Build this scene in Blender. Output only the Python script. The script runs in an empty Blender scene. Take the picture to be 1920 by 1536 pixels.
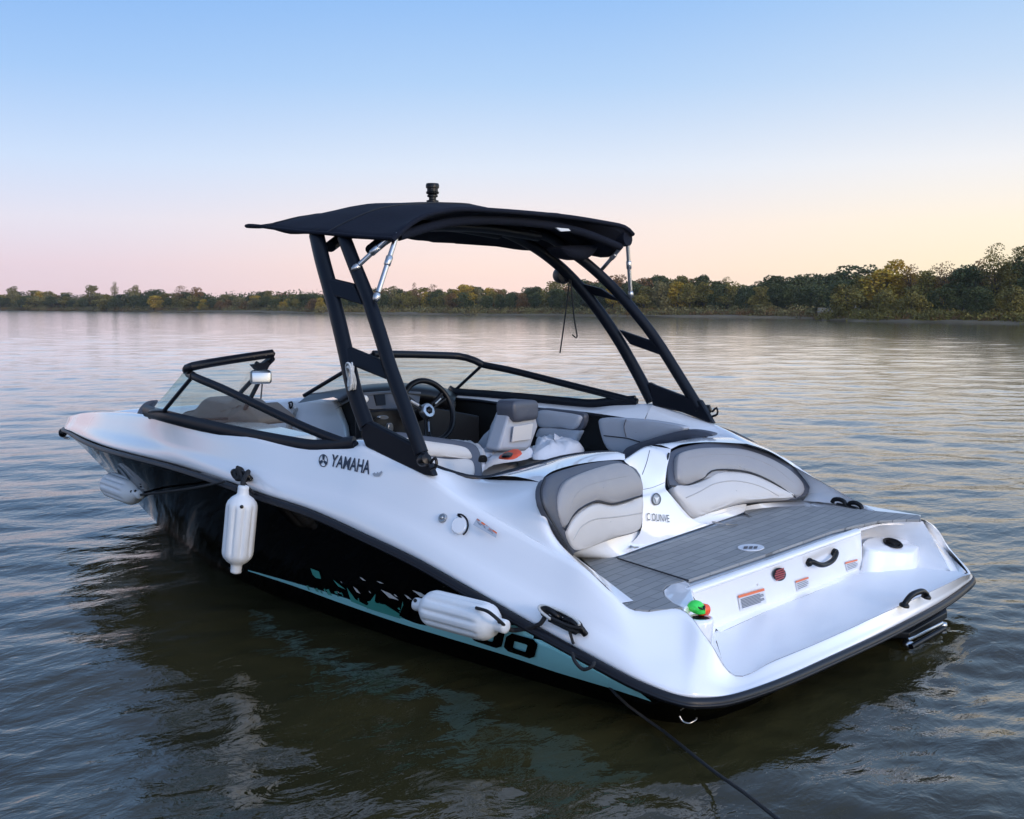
import bpy, bmesh, math, random
import numpy as np
from mathutils import Vector, Matrix, noise
from mathutils.bvhtree import BVHTree
random.seed(7); rng=np.random.default_rng(7)
scn=bpy.context.scene; COL=scn.collection
WZ=.25   # level of the lake surface
# ------------------------------------------------------------------ camera
CP=Vector((-1.484,4.124,1.615)); YAW,PITCH,ROLL,F=math.radians(-50.72),math.radians(-5.08),math.radians(.23),2120.5
cf=Vector((math.cos(PITCH)*math.cos(YAW),math.cos(PITCH)*math.sin(YAW),math.sin(PITCH)))
r0=cf.cross(Vector((0,0,1))).normalized(); u0=r0.cross(cf)
cr_=r0*math.cos(ROLL)+u0*math.sin(ROLL); cu=-r0*math.sin(ROLL)+u0*math.cos(ROLL)
cam=bpy.data.cameras.new('camera'); co=bpy.data.objects.new('camera',cam); COL.objects.link(co)
co.matrix_world=Matrix(((cr_.x,cu.x,-cf.x,CP.x),(cr_.y,cu.y,-cf.y,CP.y),(cr_.z,cu.z,-cf.z,CP.z),(0,0,0,1)))
cam.sensor_width=36; cam.lens=F/1920*36; cam.clip_start=.05; cam.clip_end=6000; scn.camera=co
def ray(px,py): return cf+cr_*((px-960)/F)-cu*((py-768)/F)
def _at(p,ax,v):
    d=ray(*p); return CP+d*((v-CP[ax])/d[ax])
def X(px,py,v): return _at((px,py),0,v)
def Y(px,py,v): return _at((px,py),1,v)
def Z(px,py,v): return _at((px,py),2,v)
def ZP(px,py,a,b):      # plane z=a+b*y
    d=ray(px,py); t=(a+b*CP.y-CP.z)/(d.z-b*d.y); return CP+d*t
def teakp(px,py,up=0): return ZP(px,py,.645+up,-.02)
def floorp(px,py,up=0): return ZP(px,py,.43+up,-.022)
# ------------------------------------------------------------------ helpers
def tag(o,label=None,cat=None,group=None,kind=None):
    if label:o['label']=label
    if cat:o['category']=cat
    if group:o['group']=group
    if kind:o['kind']=kind
    return o
def obj(name,verts,faces,mat,parent=None,smooth=True,sharp=None,recalc=True):
    me=bpy.data.meshes.new(name); me.from_pydata([tuple(v) for v in verts],[],[tuple(f) for f in faces])
    if recalc:
        bm=bmesh.new(); bm.from_mesh(me); bmesh.ops.remove_doubles(bm,verts=bm.verts,dist=1e-5)
        bmesh.ops.recalc_face_normals(bm,faces=bm.faces); bm.to_mesh(me); bm.free()
    if smooth: me.shade_smooth()
    if sharp is not None: me.set_sharp_from_angle(angle=math.radians(sharp))
    o=bpy.data.objects.new(name,me); COL.objects.link(o)
    if mat: me.materials.append(mat)
    if parent: o.parent=parent
    return o
def empty(name,loc=(0,0,0),parent=None):
    o=bpy.data.objects.new(name,None); COL.objects.link(o); o.location=loc; o.empty_display_size=.2
    if parent:o.parent=parent
    return o
class G:                       # geometry collector
    def __init__(s): s.v=[];s.f=[]
    def add(s,v,f):
        b=len(s.v); s.v+=[Vector(q) for q in v]; s.f+=[tuple(i+b for i in q) for q in f]; return s
    def obj(s,name,mat,parent=None,**k): return obj(name,s.v,s.f,mat,parent,**k)
def crv(P,n,closed=False):     # Catmull-Rom resample to n points (uniform in chord length)
    P=[Vector(p) for p in P]; m=len(P)
    if m==2 and not closed: return [P[0].lerp(P[1],i/(n-1)) for i in range(n)]
    segs=m if closed else m-1; out=[]
    for i in range(segs):
        if closed: a,b,c,d=P[(i-1)%m],P[i],P[(i+1)%m],P[(i+2)%m]
        else:
            b,c=P[i],P[i+1]; a=P[i-1] if i>0 else b*2-c; d=P[i+2] if i+2<m else c*2-b
        # centripetal-ish tangents
        t1=(c-a)*.5; t2=(d-b)*.5; L=(c-b).length
        if t1.length>L: t1*=L/max(t1.length,1e-9)
        if t2.length>L: t2*=L/max(t2.length,1e-9)
        for k in range(12):
            t=k/12; h=t*t*t;q=t*t
            out.append(b*(2*h-3*q+1)+t1*(h-2*q+t)+c*(-2*h+3*q)+t2*(h-q))
    if not closed: out.append(P[-1])
    else: out.append(out[0].copy())
    L=[0]
    for i in range(1,len(out)): L.append(L[-1]+(out[i]-out[i-1]).length)
    res=[]; j=0; N=n if closed else n-1
    for i in range(n):
        s=L[-1]*i/N
        while j<len(L)-2 and L[j+1]<s: j+=1
        w=(s-L[j])/max(L[j+1]-L[j],1e-9); res.append(out[j].lerp(out[j+1],min(max(w,0),1)))
    return res
def crs(P,k):                  # Catmull-Rom keeping control points, k pieces per span (matched stations)
    P=[Vector(p) for p in P]; out=[]
    for i in range(len(P)-1):
        b,c=P[i],P[i+1]; a=P[i-1] if i>0 else b*2-c; d=P[i+2] if i+2<len(P) else c*2-b
        t1=(c-a)*.5; t2=(d-b)*.5; L=(c-b).length
        for t_ in (t1,t2):
            if t_.length>1.2*L: t_*=1.2*L/max(t_.length,1e-9)
        for q_ in range(k):
            t=q_/k; h=t*t*t;q=t*t
            out.append(b*(2*h-3*q+1)+t1*(h-2*q+t)+c*(-2*h+3*q)+t2*(h-q))
    out.append(P[-1]); return out
def grid(rows,closed=False):
    n=len(rows[0]); v=[p for r in rows for p in r]; f=[]
    for i in range(len(rows)-1):
        for j in range(n-1 if not closed else n):
            a=i*n+j;b=i*n+(j+1)%n; f.append((a,b,b+n,a+n))
    return v,f
def loft(g,rows): return g.add(*grid(rows))
def tube_vf(P,ra,rb=None,seg=10,up=None,cap=True):
    P=[Vector(p) for p in P]; n=len(P); v=[];f=[]
    T=[]
    for i in range(n):
        a=P[max(i-1,0)];b=P[min(i+1,n-1)]; T.append((b-a).normalized())
    u=Vector(up) if up is not None else Vector((0,0,1)) if abs(T[0].z)<.9 else Vector((1,0,0))
    s=u
    for i in range(n):
        base=Vector(up) if up is not None else s
        s=(base-T[i]*base.dot(T[i]))
        if s.length<1e-4: s=T[i].orthogonal()
        s.normalize(); w=T[i].cross(s)
        A=ra[i] if isinstance(ra,(list,tuple)) else ra; B=A if rb is None else (rb[i] if isinstance(rb,(list,tuple)) else rb)
        for k in range(seg):
            th=2*math.pi*k/seg; v.append(P[i]+s*math.cos(th)*A+w*math.sin(th)*B)
    for i in range(n-1):
        for k in range(seg):
            a=i*seg+k;b=i*seg+(k+1)%seg; f.append((a,b,b+seg,a+seg))
    if cap: f.append(tuple(range(seg))[::-1]); f.append(tuple(range((n-1)*seg,n*seg)))
    return v,f
def tube(name,P,ra,mat,parent=None,rb=None,seg=10,up=None,n=None):
    if n: P=crv(P,n)
    return G().add(*tube_vf(P,ra,rb,seg,up)).obj(name,mat,parent,sharp=50)
def box_vf(c,ax,ay,az):
    c=Vector(c);ax=Vector(ax);ay=Vector(ay);az=Vector(az); v=[]
    for i in (-1,1):
        for j in (-1,1):
            for k in (-1,1): v.append(c+ax*i+ay*j+az*k)
    return v,[(0,1,3,2),(4,6,7,5),(0,4,5,1),(2,3,7,6),(0,2,6,4),(1,5,7,3)]
def bev(o,w=.006,s=3,ang=35):
    m=o.modifiers.new('bevel','BEVEL'); m.width=w;m.segments=s;m.limit_method='ANGLE';m.angle_limit=math.radians(ang); return o
def prism(P,d,name,mat,parent=None,bw=0,smooth=False):   # polygon P extruded along vector d
    P=[Vector(p) for p in P]; n=len(P); d=Vector(d)
    v=P+[p+d for p in P]; f=[tuple(range(n))[::-1],tuple(range(n,2*n))]+[(i,(i+1)%n,n+(i+1)%n,n+i) for i in range(n)]
    o=obj(name,v,f,mat,parent,smooth=True,sharp=30)
    if bw: bev(o,bw)
    return o
def lathe_vf(prof,o,axis,seg=24,rib=0,nr=12):
    o=Vector(o);a=Vector(axis).normalized(); s=a.orthogonal().normalized(); w=a.cross(s); v=[];f=[]
    for (r,h,*k) in prof:
        for q in range(seg):
            th=2*math.pi*q/seg; rr=r*(1-rib*(k[0] if k else 0)*(.5+.5*math.cos(nr*th))**4)
            v.append(o+a*h+(s*math.cos(th)+w*math.sin(th))*rr)
    for i in range(len(prof)-1):
        for q in range(seg):
            A=i*seg+q;B=i*seg+(q+1)%seg; f.append((A,B,B+seg,A+seg))
    f.append(tuple(range(seg))[::-1]); f.append(tuple(range((len(prof)-1)*seg,len(prof)*seg)))
    return v,f
def cushion(name,P,mat,parent,hint=(-1,.3,.4),thick=.05,bulge=.018,off=0,n=72,edge=.02):
    P=crv(P,n,True); c=sum(P,Vector())/n; N=Vector()
    for i in range(n): N+=(P[i]-c).cross(P[(i+1)%n]-c)
    N.normalize()
    if N.dot(Vector(hint))<0: N=-N
    P=[p+N*off for p in P]; c=c+N*off
    e1=N.orthogonal().normalized(); e2_=N.cross(e1)
    UV=np.array([((p-c).dot(e1),(p-c).dot(e2_)) for p in P]); W=np.array([(p-c).dot(N) for p in P])
    B_=lambda q: np.stack([np.ones(len(q)),q[:,0],q[:,1],q[:,0]**2,q[:,0]*q[:,1],q[:,1]**2],1)
    cf_=np.linalg.lstsq(B_(UV),W,rcond=None)[0]; res_=W-B_(UV)@cf_
    rows=[[p-N*thick for p in P],[p for p in P]]
    for s in (.99,.975,.95,.91,.86,.8,.7,.6,.5,.4,.3,.2,.1,.01):
        row=[]; uv=UV*s; dm=np.sqrt(((uv[:,None]-UV[None])**2).sum(2)).min(1); ww=B_(uv)@cf_+res_*s**5
        for k in range(n):
            q=c+e1*float(uv[k,0])+e2_*float(uv[k,1]); d=float(dm[k])
            h=bulge*(1-math.exp(-2.0*d/max(edge,.01)))*1.1+.002*noise.noise(q*16)*min(1,d/.03)
            row.append(q+N*(float(ww[k])+h))
        rows.append(row)
    v,f=grid(rows,True); return obj(name,v,f,mat,parent)
# ------------------------------------------------------------------ materials
def lin(c):
    return tuple((x/255/12.92 if x/255<=.04045 else ((x/255+.055)/1.055)**2.4) for x in c)
def pmat(name,col,rough=.5,metal=0,coat=0,spec=.5,noise_amt=0,nscale=8,bump=0,bscale=200,rvar=0,coatr=.03):
    m=bpy.data.materials.new(name); m.use_nodes=True; nt=m.node_tree; b=nt.nodes['Principled BSDF']
    b.inputs['Base Color'].default_value=(*col,1); b.inputs['Roughness'].default_value=rough; b.inputs['Metallic'].default_value=metal
    b.inputs['Coat Weight'].default_value=coat; b.inputs['Coat Roughness'].default_value=coatr; b.inputs['Specular IOR Level'].default_value=spec
    tc=nt.nodes.new('ShaderNodeTexCoord')
    if noise_amt or rvar:
        n=nt.nodes.new('ShaderNodeTexNoise'); n.inputs['Scale'].default_value=nscale; n.inputs['Detail'].default_value=6
        nt.links.new(tc.outputs['Object'],n.inputs['Vector'])
        if noise_amt:
            mx=nt.nodes.new('ShaderNodeMix'); mx.data_type='RGBA'
            mx.inputs['A'].default_value=(*[c*(1-noise_amt) for c in col],1); mx.inputs['B'].default_value=(*[min(1,c*(1+noise_amt)) for c in col],1)
            nt.links.new(n.outputs['Fac'],mx.inputs['Factor']); nt.links.new(mx.outputs['Result'],b.inputs['Base Color'])
        if rvar:
            mr=nt.nodes.new('ShaderNodeMapRange'); mr.inputs['From Min'].default_value=.3; mr.inputs['From Max'].default_value=.7
            mr.inputs['To Min'].default_value=max(0,rough-rvar); mr.inputs['To Max'].default_value=rough+rvar
            nt.links.new(n.outputs['Fac'],mr.inputs['Value']); nt.links.new(mr.outputs['Result'],b.inputs['Roughness'])
    if bump:
        n2=nt.nodes.new('ShaderNodeTexNoise'); n2.inputs['Scale'].default_value=bscale; n2.inputs['Detail'].default_value=3
        nt.links.new(tc.outputs['Object'],n2.inputs['Vector'])
        bp=nt.nodes.new('ShaderNodeBump'); bp.inputs['Strength'].default_value=bump; bp.inputs['Distance'].default_value=.002
        nt.links.new(n2.outputs['Fac'],bp.inputs['Height']); nt.links.new(bp.outputs['Normal'],b.inputs['Normal'])
    return m
M={}
M['gel']=pmat('white_gelcoat',(.82,.82,.83),.16,coat=1,coatr=.02,rvar=.04,nscale=3,noise_amt=.015)
M['gelfloor']=pmat('nonskid_gelcoat',(.78,.79,.81),.4,coat=.1,bump=.25,bscale=260,noise_amt=.03,nscale=5)
M['black']=pmat('black_gelcoat',(.0012,.0013,.0016),.05,spec=.025,rvar=.03,nscale=4)
M['rub']=pmat('rub_rail_rubber',(.004,.005,.009),.42,noise_amt=.25,nscale=20,spec=.35)
M['tower']=pmat('powder_coated_metal',(.004,.006,.011),.42,spec=.2,bump=.15,bscale=400)
M['frame']=pmat('anodised_frame',(.004,.006,.011),.38,spec=.25,bump=.1,bscale=300)
M['canvas']=pmat('black_canvas',(.006,.008,.016),.85,bump=.9,bscale=90,noise_amt=.3,nscale=6,spec=.2)
M['chrome']=pmat('polished_metal',(.42,.42,.42),.30,metal=1)
M['vlight']=pmat('light_grey_vinyl',(.55,.525,.50),.42,bump=.25,bscale=220,noise_amt=.05,nscale=6)
M['vmid']=pmat('mid_grey_vinyl',(.285,.275,.275),.42,bump=.25,bscale=220,noise_amt=.06,nscale=6)
M['vdark']=pmat('dark_grey_vinyl',(.060,.068,.090),.45,bump=.3,bscale=220,noise_amt=.08,nscale=6)
M['vside']=pmat('blue_grey_vinyl',(.36,.38,.42),.45,bump=.25,bscale=220,noise_amt=.05,nscale=6)
M['rib']=pmat('seat_rib_shading',(.40,.385,.37),.5)  # darker than the vinyl: soft shading along the seat ribs put into colour
M['pipe']=pmat('piping',(.012,.014,.02),.5)
M['dash']=pmat('dash_plastic',(.003,.0035,.005),.35,spec=.25,noise_amt=.2)
M['dashgrey']=pmat('dash_grey',(.07,.075,.085),.4,noise_amt=.1)
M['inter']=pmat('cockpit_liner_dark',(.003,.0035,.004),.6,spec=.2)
M['carpet']=pmat('cockpit_floor_mat',(.16,.17,.18),.9,bump=.5)
M['fender']=pmat('white_vinyl_fender',(.66,.68,.69),.42,noise_amt=.10,nscale=11,bump=.1,bscale=60)
M['rope']=pmat('black_rope',(.008,.009,.011),.8,bump=1,bscale=300)
M['wrope']=pmat('pale_rope',(.55,.55,.53),.8,bump=1,bscale=300,noise_amt=.3,nscale=60)
M['teal']=pmat('pale_teal_vinyl',(.34,.80,.86),.3,coat=.3,noise_amt=.03)
M['green']=pmat('deep_teal_vinyl',(.06,.36,.31),.3,coat=.3,noise_amt=.1)
M['white']=pmat('white_vinyl',(.7,.7,.68),.4)
M['paper']=pmat('sticker_white',(.62,.64,.68),.45)
M['orange']=pmat('sticker_orange',(.75,.16,.05),.45)
M['ink']=pmat('sticker_ink',(.10,.12,.16),.5)
M['letter']=pmat('navy_lettering',(.008,.016,.04),.3)
M['silver']=pmat('silver_lettering',(.35,.36,.38),.35,metal=.4)
M['towel']=pmat('white_cloth',(.74,.74,.76),.9,bump=.6,bscale=120)
M['redcloth']=pmat('orange_red_print',(.80,.10,.04),.8)
M['neong']=pmat('neon_green_plastic',(.05,.72,.10),.4,noise_amt=.1,nscale=30)
M['neono']=pmat('neon_orange_plastic',(.9,.10,.03),.4)
M['taupe']=pmat('taupe_cushion',(.10,.095,.09),.7,noise_amt=.1)
def glass_mat():
    m=bpy.data.materials.new('tinted_glass'); m.use_nodes=True; nt=m.node_tree; nt.nodes.clear()
    o=nt.nodes.new('ShaderNodeOutputMaterial'); t=nt.nodes.new('ShaderNodeBsdfTransparent'); g=nt.nodes.new('ShaderNodeBsdfGlossy')
    t.inputs['Color'].default_value=(.80,.88,.86,1); g.inputs['Roughness'].default_value=.03
    lw=nt.nodes.new('ShaderNodeLayerWeight'); lw.inputs['Blend'].default_value=.5
    pw=nt.nodes.new('ShaderNodeMath'); pw.operation='POWER'; pw.inputs[1].default_value=5; nt.links.new(lw.outputs['Facing'],pw.inputs[0])
    fr=nt.nodes.new('ShaderNodeMath'); fr.operation='MULTIPLY_ADD'; fr.inputs[1].default_value=.9; fr.inputs[2].default_value=.05; nt.links.new(pw.outputs[0],fr.inputs[0])
    mx=nt.nodes.new('ShaderNodeMixShader'); nt.links.new(fr.outputs[0],mx.inputs[0]); nt.links.new(t.outputs[0],mx.inputs[1]); nt.links.new(g.outputs[0],mx.inputs[2])
    nt.links.new(mx.outputs[0],o.inputs['Surface']); return m
M['glass']=glass_mat()
def teak_mat():
    m=pmat('foam_deck_mat',(.285,.285,.275),.75,bump=.3,bscale=300,noise_amt=.12,nscale=14); nt=m.node_tree; b=nt.nodes['Principled BSDF']
    tc=nt.nodes.new('ShaderNodeTexCoord'); mp=nt.nodes.new('ShaderNodeMapping'); mp.inputs['Rotation'].default_value=(0,0,math.radians(90))
    br=nt.nodes.new('ShaderNodeTexBrick'); br.inputs['Scale'].default_value=1; br.inputs['Brick Width'].default_value=.20; br.inputs['Row Height'].default_value=.045
    br.inputs['Mortar Size'].default_value=.0022; br.inputs['Mortar Smooth'].default_value=.3; br.offset=.5
    br.inputs['Color1'].default_value=(1,1,1,1); br.inputs['Color2'].default_value=(.82,.83,.85,1); br.inputs['Mortar'].default_value=(.45,.46,.48,1)
    nz=nt.nodes.new('ShaderNodeTexNoise'); nz.inputs['Scale'].default_value=2.5
    va=nt.nodes.new('ShaderNodeVectorMath'); va.operation='MULTIPLY_ADD'; va.inputs[1].default_value=(.05,.05,0)
    nt.links.new(tc.outputs['Object'],nz.inputs['Vector']); nt.links.new(nz.outputs['Color'],va.inputs[0]); nt.links.new(tc.outputs['Object'],va.inputs[2])
    nt.links.new(va.outputs[0],mp.inputs['Vector']); nt.links.new(mp.outputs[0],br.inputs['Vector'])
    src=b.inputs['Base Color'].links[0].from_socket
    mx=nt.nodes.new('ShaderNodeMix'); mx.data_type='RGBA'; mx.blend_type='MULTIPLY'; mx.inputs['Factor'].default_value=1
    nt.links.new(src,mx.inputs['A']); nt.links.new(br.outputs['Color'],mx.inputs['B']); nt.links.new(mx.outputs['Result'],b.inputs['Base Color'])
    return m
M['teak']=teak_mat()

# ================================================================== BOAT
boat=tag(empty('motorboat'),'white and black open bow motorboat with black tower and canvas top','motorboat')
zx=[(0.1,.38),(0.4,.445),(0.75,.54),(1.36,.70),(2,.805),(2.8,.86),(3.6,.865),(4.5,.845),(5.3,.815),(5.9,.785)]
def lerp_t(T,x):
    if x<=T[0][0]: return T[0][1]
    for a,b in zip(T,T[1:]):
        if x<=b[0]: return a[1]+(b[1]-a[1])*(x-a[0])/(b[0]-a[0])
    return T[-1][1]
def sm_t(T,x): return sum(lerp_t(T,min(5.93,max(.1,x+d)))*w for d,w in ((-.3,.1),(-.15,.22),(0,.36),(.15,.22),(.3,.1)))
# rub rail line, port, bow -> stern (x,y,z)
C2=[(5.93,0.0,.785),(5.84,.06,.79),(5.64,.17,.80),(5.41,.262,.81),(4.693,.567,.838),(4.134,.764,.853),(3.732,.872,.862),(3.35,.945,.864),(3.047,1.004,.862),(2.657,1.075,.85),
 (2.365,1.115,.83),(2.044,1.14,.808),(1.87,1.15,.785),(1.70,1.160,.757),(1.40,1.176,.705),(1.15,1.185,.645),(.90,1.191,.58),(.752,1.191,.541),(.621,1.187,.505),(.439,1.180,.456),(.345,1.163,.433),(.285,1.142,.42),
 (.241,1.107,.411),(.189,.99,.40),(.151,.716,.391),(.128,.341,.386),(.106,-.105,.381),(.091,-.643,.38),(.10,-1.0,.385),(.125,-1.19,.392),(.22,-1.27,.41),(.36,-1.26,.44),(.60,-1.235,.50),(.9,-1.215,.58),(1.4,-1.19,.705),(2.04,-1.15,.808)]
tail=[(p[0],-p[1],p[2]) for p in C2[9::-1]]
C2=C2+tail
# matching upper edge of the deck side
def mir(p): return Vector((p[0],-p[1],p[2]))
C4p=[Vector((5.86,0,.845)),Vector((5.80,.045,.86)),Vector((5.62,.11,.885)),Vector((5.38,.19,.92)),Vector((4.68,.47,.99)),Vector((4.18,.64,1.03)),Vector((3.80,.765,1.055)),
 Vector((3.47,.87,1.07)),Vector((3.17,.965,1.075)),Y(400,806,1.0),Y(480,820,1.03),Y(560,837,1.04),Y(655,838,1.045),Y(690,836,1.05),Y(800,889,1.05),Y(872,937,1.05),Y(980,1000,1.05),Y(1040,1033,1.05),Y(1095,1064,1.055),
 Y(1148,1112,1.05),teakp(1190,1145),teakp(1276,1143),
 floorp(1330,1210,.05),floorp(1379,1268,.008),floorp(1452,1239,.008),floorp(1542,1202,.008),floorp(1652,1152,.008),floorp(1762,1102,.008),floorp(1801,1083,.008),floorp(1815,1074,.008),
 Y(1778,1028,-1.19),teakp(1735,976),Y(1645,961,-1.10),Y(1500,881,-1.06),Y(1345,798,-1.05)]
C4p[22]=Y(1326,1198,.96)
C4p.append(Vector((2.0,-1.05,1.0)))
C4=C4p+[mir(p) for p in C4p[9::-1]]
assert len(C2)==len(C4),(len(C2),len(C4))
K=5
R2=crs(C2,K); R4=crs(C4,K)
def outw(p):   # outward horizontal direction
    c=Vector((min(max(p.x,1.0),4.2),0,p.z)); d=Vector((p.x-c.x,p.y,0)); return d.normalized() if d.length>1e-6 else Vector((1,0,0))
rows=[]
for t,o_ in ((0,-.004),(.04,.006),(.10,.010),(.27,.015),(.34,.007),(.5,.006),(.72,.009),(.90,.011),(.97,.010),(1,0)):
    row=[]
    for a,b in zip(R2,R4):
        p=a.lerp(b,t); wd=outw(a); row.append(p+wd*o_*min(1,(a-b).length/.25)+Vector((0,0,.35*o_ if t>.6 else 0)))
    rows.append(row)
g=G(); loft(g,rows); side=g.obj('deck_side',M['gel'],boat,sharp=85)
# rub rail
tube('rub_rail',[p+outw(p)*.010-Vector((0,0,.014)) for p in R2],[.018-.008*min(1,max(0,(p.x-1.5)/3)) for p in R2],M['rub'],boat,rb=.015,seg=10,up=(0,0,1))
tube('rail_insert',[p+outw(p)*.026-Vector((0,0,.018)) for p in R2],.005,M['rub'],boat,rb=.003,seg=6,up=(0,0,1))
# hull
YC=[(.1,.955),(.35,.96),(1.0,.965),(1.56,.92),(1.87,.89),(2.24,.845),(2.64,.785),(3.05,.71),(3.44,.615),(3.79,.485),(4.17,.335),(4.43,.225),(4.70,.10),(4.9,.045),(5.1,.03),(5.93,.0)]
ZC=[(.1,.27),(4.70,.27),(4.9,.31),(5.1,.39),(5.42,.53),(5.7,.66),(5.93,.77)]
ZK=[(.1,-.35),(3,-.38),(3.6,-.26),(4,-.10),(4.3,.03),(4.69,.215),(5.1,.38),(5.42,.527),(5.68,.65),(5.93,.77)]
hrows=[[] for _ in range(13)]
for p in R2:
    s=1 if p.y>=0 else -1; x=p.x; yc=min(sm_t(YC,x) if x<5.3 else lerp_t(YC,x),abs(p.y))
    cp=Vector((x,s*min(yc,max(abs(p.y)-.04,0)),sm_t(ZC,x) if x<5.2 else lerp_t(ZC,x)))
    if x<.45: cp=Vector((x+.10+.10*(.45-x),p.y*.86,.27))
    kp=Vector((max(x,.5),0,min(lerp_t(ZK,x),cp.z-.001)))
    for i in range(9):
        t=i/8; q=p.lerp(cp,t); fl=.03*math.sin(math.pi*t)*(1 if x<3 else -.5 if x>4.2 else 1-1.5*(x-3)/1.2)
        q=q+Vector((0,s*fl*min(1,abs(p.y)*2),0)) if x>.45 else q
        hrows[i].append(q+Vector((0,0,-.02*(1-t))))
    for i in range(9,13): hrows[i].append(cp.lerp(kp,(i-8)/4))
g=G(); loft(g,hrows); hull=g.obj('hull',M['black'],boat,sharp=50)
def bvh(o):
    me=o.data; return BVHTree.FromPolygons([v.co for v in me.vertices],[tuple(p.vertices) for p in me.polygons])
B_side=bvh(side); B_hull=bvh(hull)
def hit(B,px,py,off=.003):
    d=ray(px,py).normalized(); l,n,i,ds=B.ray_cast(CP,d)
    if l is None:
        l,n,i,ds=B.find_nearest(CP+d*4.5)
    if n.dot(d)>0:n=-n
    return l+n*off
def decal(name,polys,B,mat,parent=None,off=.003,cuts=0):
    bm=bmesh.new()
    for P in polys:
        vs=[bm.verts.new((p[0],p[1],0)) for p in P]; bm.faces.new(vs)
    bmesh.ops.triangulate(bm,faces=bm.faces)
    if cuts:
        bmesh.ops.subdivide_edges(bm,edges=bm.edges,cuts=cuts,use_grid_fill=True); bmesh.ops.triangulate(bm,faces=bm.faces)
    for v in bm.verts: v.co=hit(B,v.co.x,v.co.y,off)
    me=bpy.data.meshes.new(name); bm.to_mesh(me); bm.free(); me.materials.append(mat)
    o=bpy.data.objects.new(name,me); COL.objects.link(o); o.parent=parent; return o
def pxstrip(name,top,bot,B,mat,parent,n=60,m=5,off=.003):
    a=crv([(p[0],p[1],0) for p in top],n); b=crv([(p[0],p[1],0) for p in bot],n); rows=[]
    for k in range(m): rows.append([hit(B,*(a[i].lerp(b[i],k/(m-1)).xy),off) for i in range(n)])
    v,f=grid(rows); return obj(name,v,f,mat,parent)
def text_mesh(s,bold=0.0,shear=0,spacing=1):
    c=bpy.data.curves.new('lettering','FONT'); c.body=s; c.size=1; c.offset=bold; c.shear=shear; c.space_character=spacing; c.resolution_u=4
    o=bpy.data.objects.new('lettering',c); COL.objects.link(o); dg=bpy.context.evaluated_depsgraph_get(); dg.update()
    me=bpy.data.meshes.new_from_object(o.evaluated_get(dg)); bpy.data.objects.remove(o)
    V=[v.co.copy() for v in me.vertices]; Fc=[tuple(p.vertices) for p in me.polygons]
    x0=min(v.x for v in V);x1=max(v.x for v in V);y0=min(v.y for v in V);y1=max(v.y for v in V)
    return [((v.x-x0)/(x1-x0),(v.y-y0)/(y1-y0)) for v in V],Fc
def text_on(name,s,quad,B,mat,parent,off=.003,bold=0,shear=0,fn=None):
    # quad px: bottom-left, bottom-right, top-right, top-left
    V,Fc=text_mesh(s,bold,shear); a,b,c,d=[Vector((*q,0)) for q in quad]; out=[]
    for (u,v) in V:
        p=a.lerp(b,u).lerp(d.lerp(c,u),v); out.append(fn(p.x,p.y) if fn else hit(B,p.x,p.y,off))
    return obj(name,out,Fc,mat,parent,smooth=False,recalc=False)

# ---- hull graphics
gr=pxstrip('hull_graphic',[(466,1068),(560,1094),(640,1118),(740,1152),(800,1172),(935,1170),(1040,1180),(1075,1204),(1130,1244),(1221,1313)],
 [(466,1070),(560,1101),(640,1130),(745,1166),(830,1192),(950,1228),(1040,1258),(1100,1276),(1160,1294),(1221,1314)],B_hull,M['teal'],boat,n=90,m=7)
def pl(px,py,pts): return [(px+a,py+b) for a,b in pts]
sh=[]
for P in ([(584,1064),(592,1074),(600,1070),(604,1084),(594,1082),(588,1076)],[(626,1085),(640,1096),(650,1104),(636,1098)],[(652,1100),(668,1122),(690,1134),(706,1112),(704,1128),(724,1132),(752,1150),(757,1126),(760,1148),(752,1158),(700,1142),(660,1126)],
  [(1028,1176),(1050,1182),(1022,1180)]): sh.append(P)
rs=random.Random(5); ptop=[(560,1094),(640,1118),(740,1152),(800,1172)]
for k_ in range(26):
    x_=rs.uniform(575,760); y_=lerp_t(ptop,x_)-rs.uniform(-2,18)*(x_-540)/220; w_=rs.uniform(3,11); h_=rs.uniform(2,7)
    sh.append([(x_,y_),(x_+w_*.6,y_-h_*.2),(x_+w_,y_+h_),(x_+w_*.35,y_+h_*.7)])
wp=[]
for (x,y,a,b) in ((676,1080,12,8),(708,1088,14,5),(716,1104,34,20),(664,1098,14,14),(775,1105,34,16),(640,1088,4,4),(693,1106,5,5),(740,1112,8,6),(634,1107,5,4),(606,1106,4,3),(612,1108,3,3),(830,1122,20,6),(760,1113,14,10),(588,1100,3,2),(880,1126,16,10)):
    wp.append([(x,y),(x+a*.5,y+b*.35),(x+a,y+b),(x+a*.45,y+b*.75)])
for P in sh: decal('splash_graphic',[P],B_hull,M['green'],boat,off=.006)
for P in wp: decal('splash_fleck',[P],B_hull,M['white'],boat,off=.006)
zo=[(963,1185),(1003,1196),(1011,1205),(1005,1228),(995,1231),(955,1218),(947,1210),(952,1191)]; zi=[(968,1199),(989,1205),(992,1207),(988,1219),(986,1219),(968,1213),(965,1211),(967,1200)]
for dx_,dy_ in ((0,0),(-62,-19)):
    decal('hull_numeral',[[(zo[i][0]+dx_,zo[i][1]+dy_),(zo[(i+1)%8][0]+dx_,zo[(i+1)%8][1]+dy_),(zi[(i+1)%8][0]+dx_,zi[(i+1)%8][1]+dy_),(zi[i][0]+dx_,zi[i][1]+dy_)] for i in range(8)],B_hull,M['black'],gr,off=.009)
decal('hull_numeral',[[(751,1152),(758,1133),(770,1128),(800,1136),(798,1146),(772,1140),(766,1156)]],B_hull,M['black'],gr,off=.009)
text_on('registration_mark','NE',[(176,848),(186,856),(184,846),(174,838)],B_hull,M['white'],boat,off=.01,bold=.01)

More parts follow.
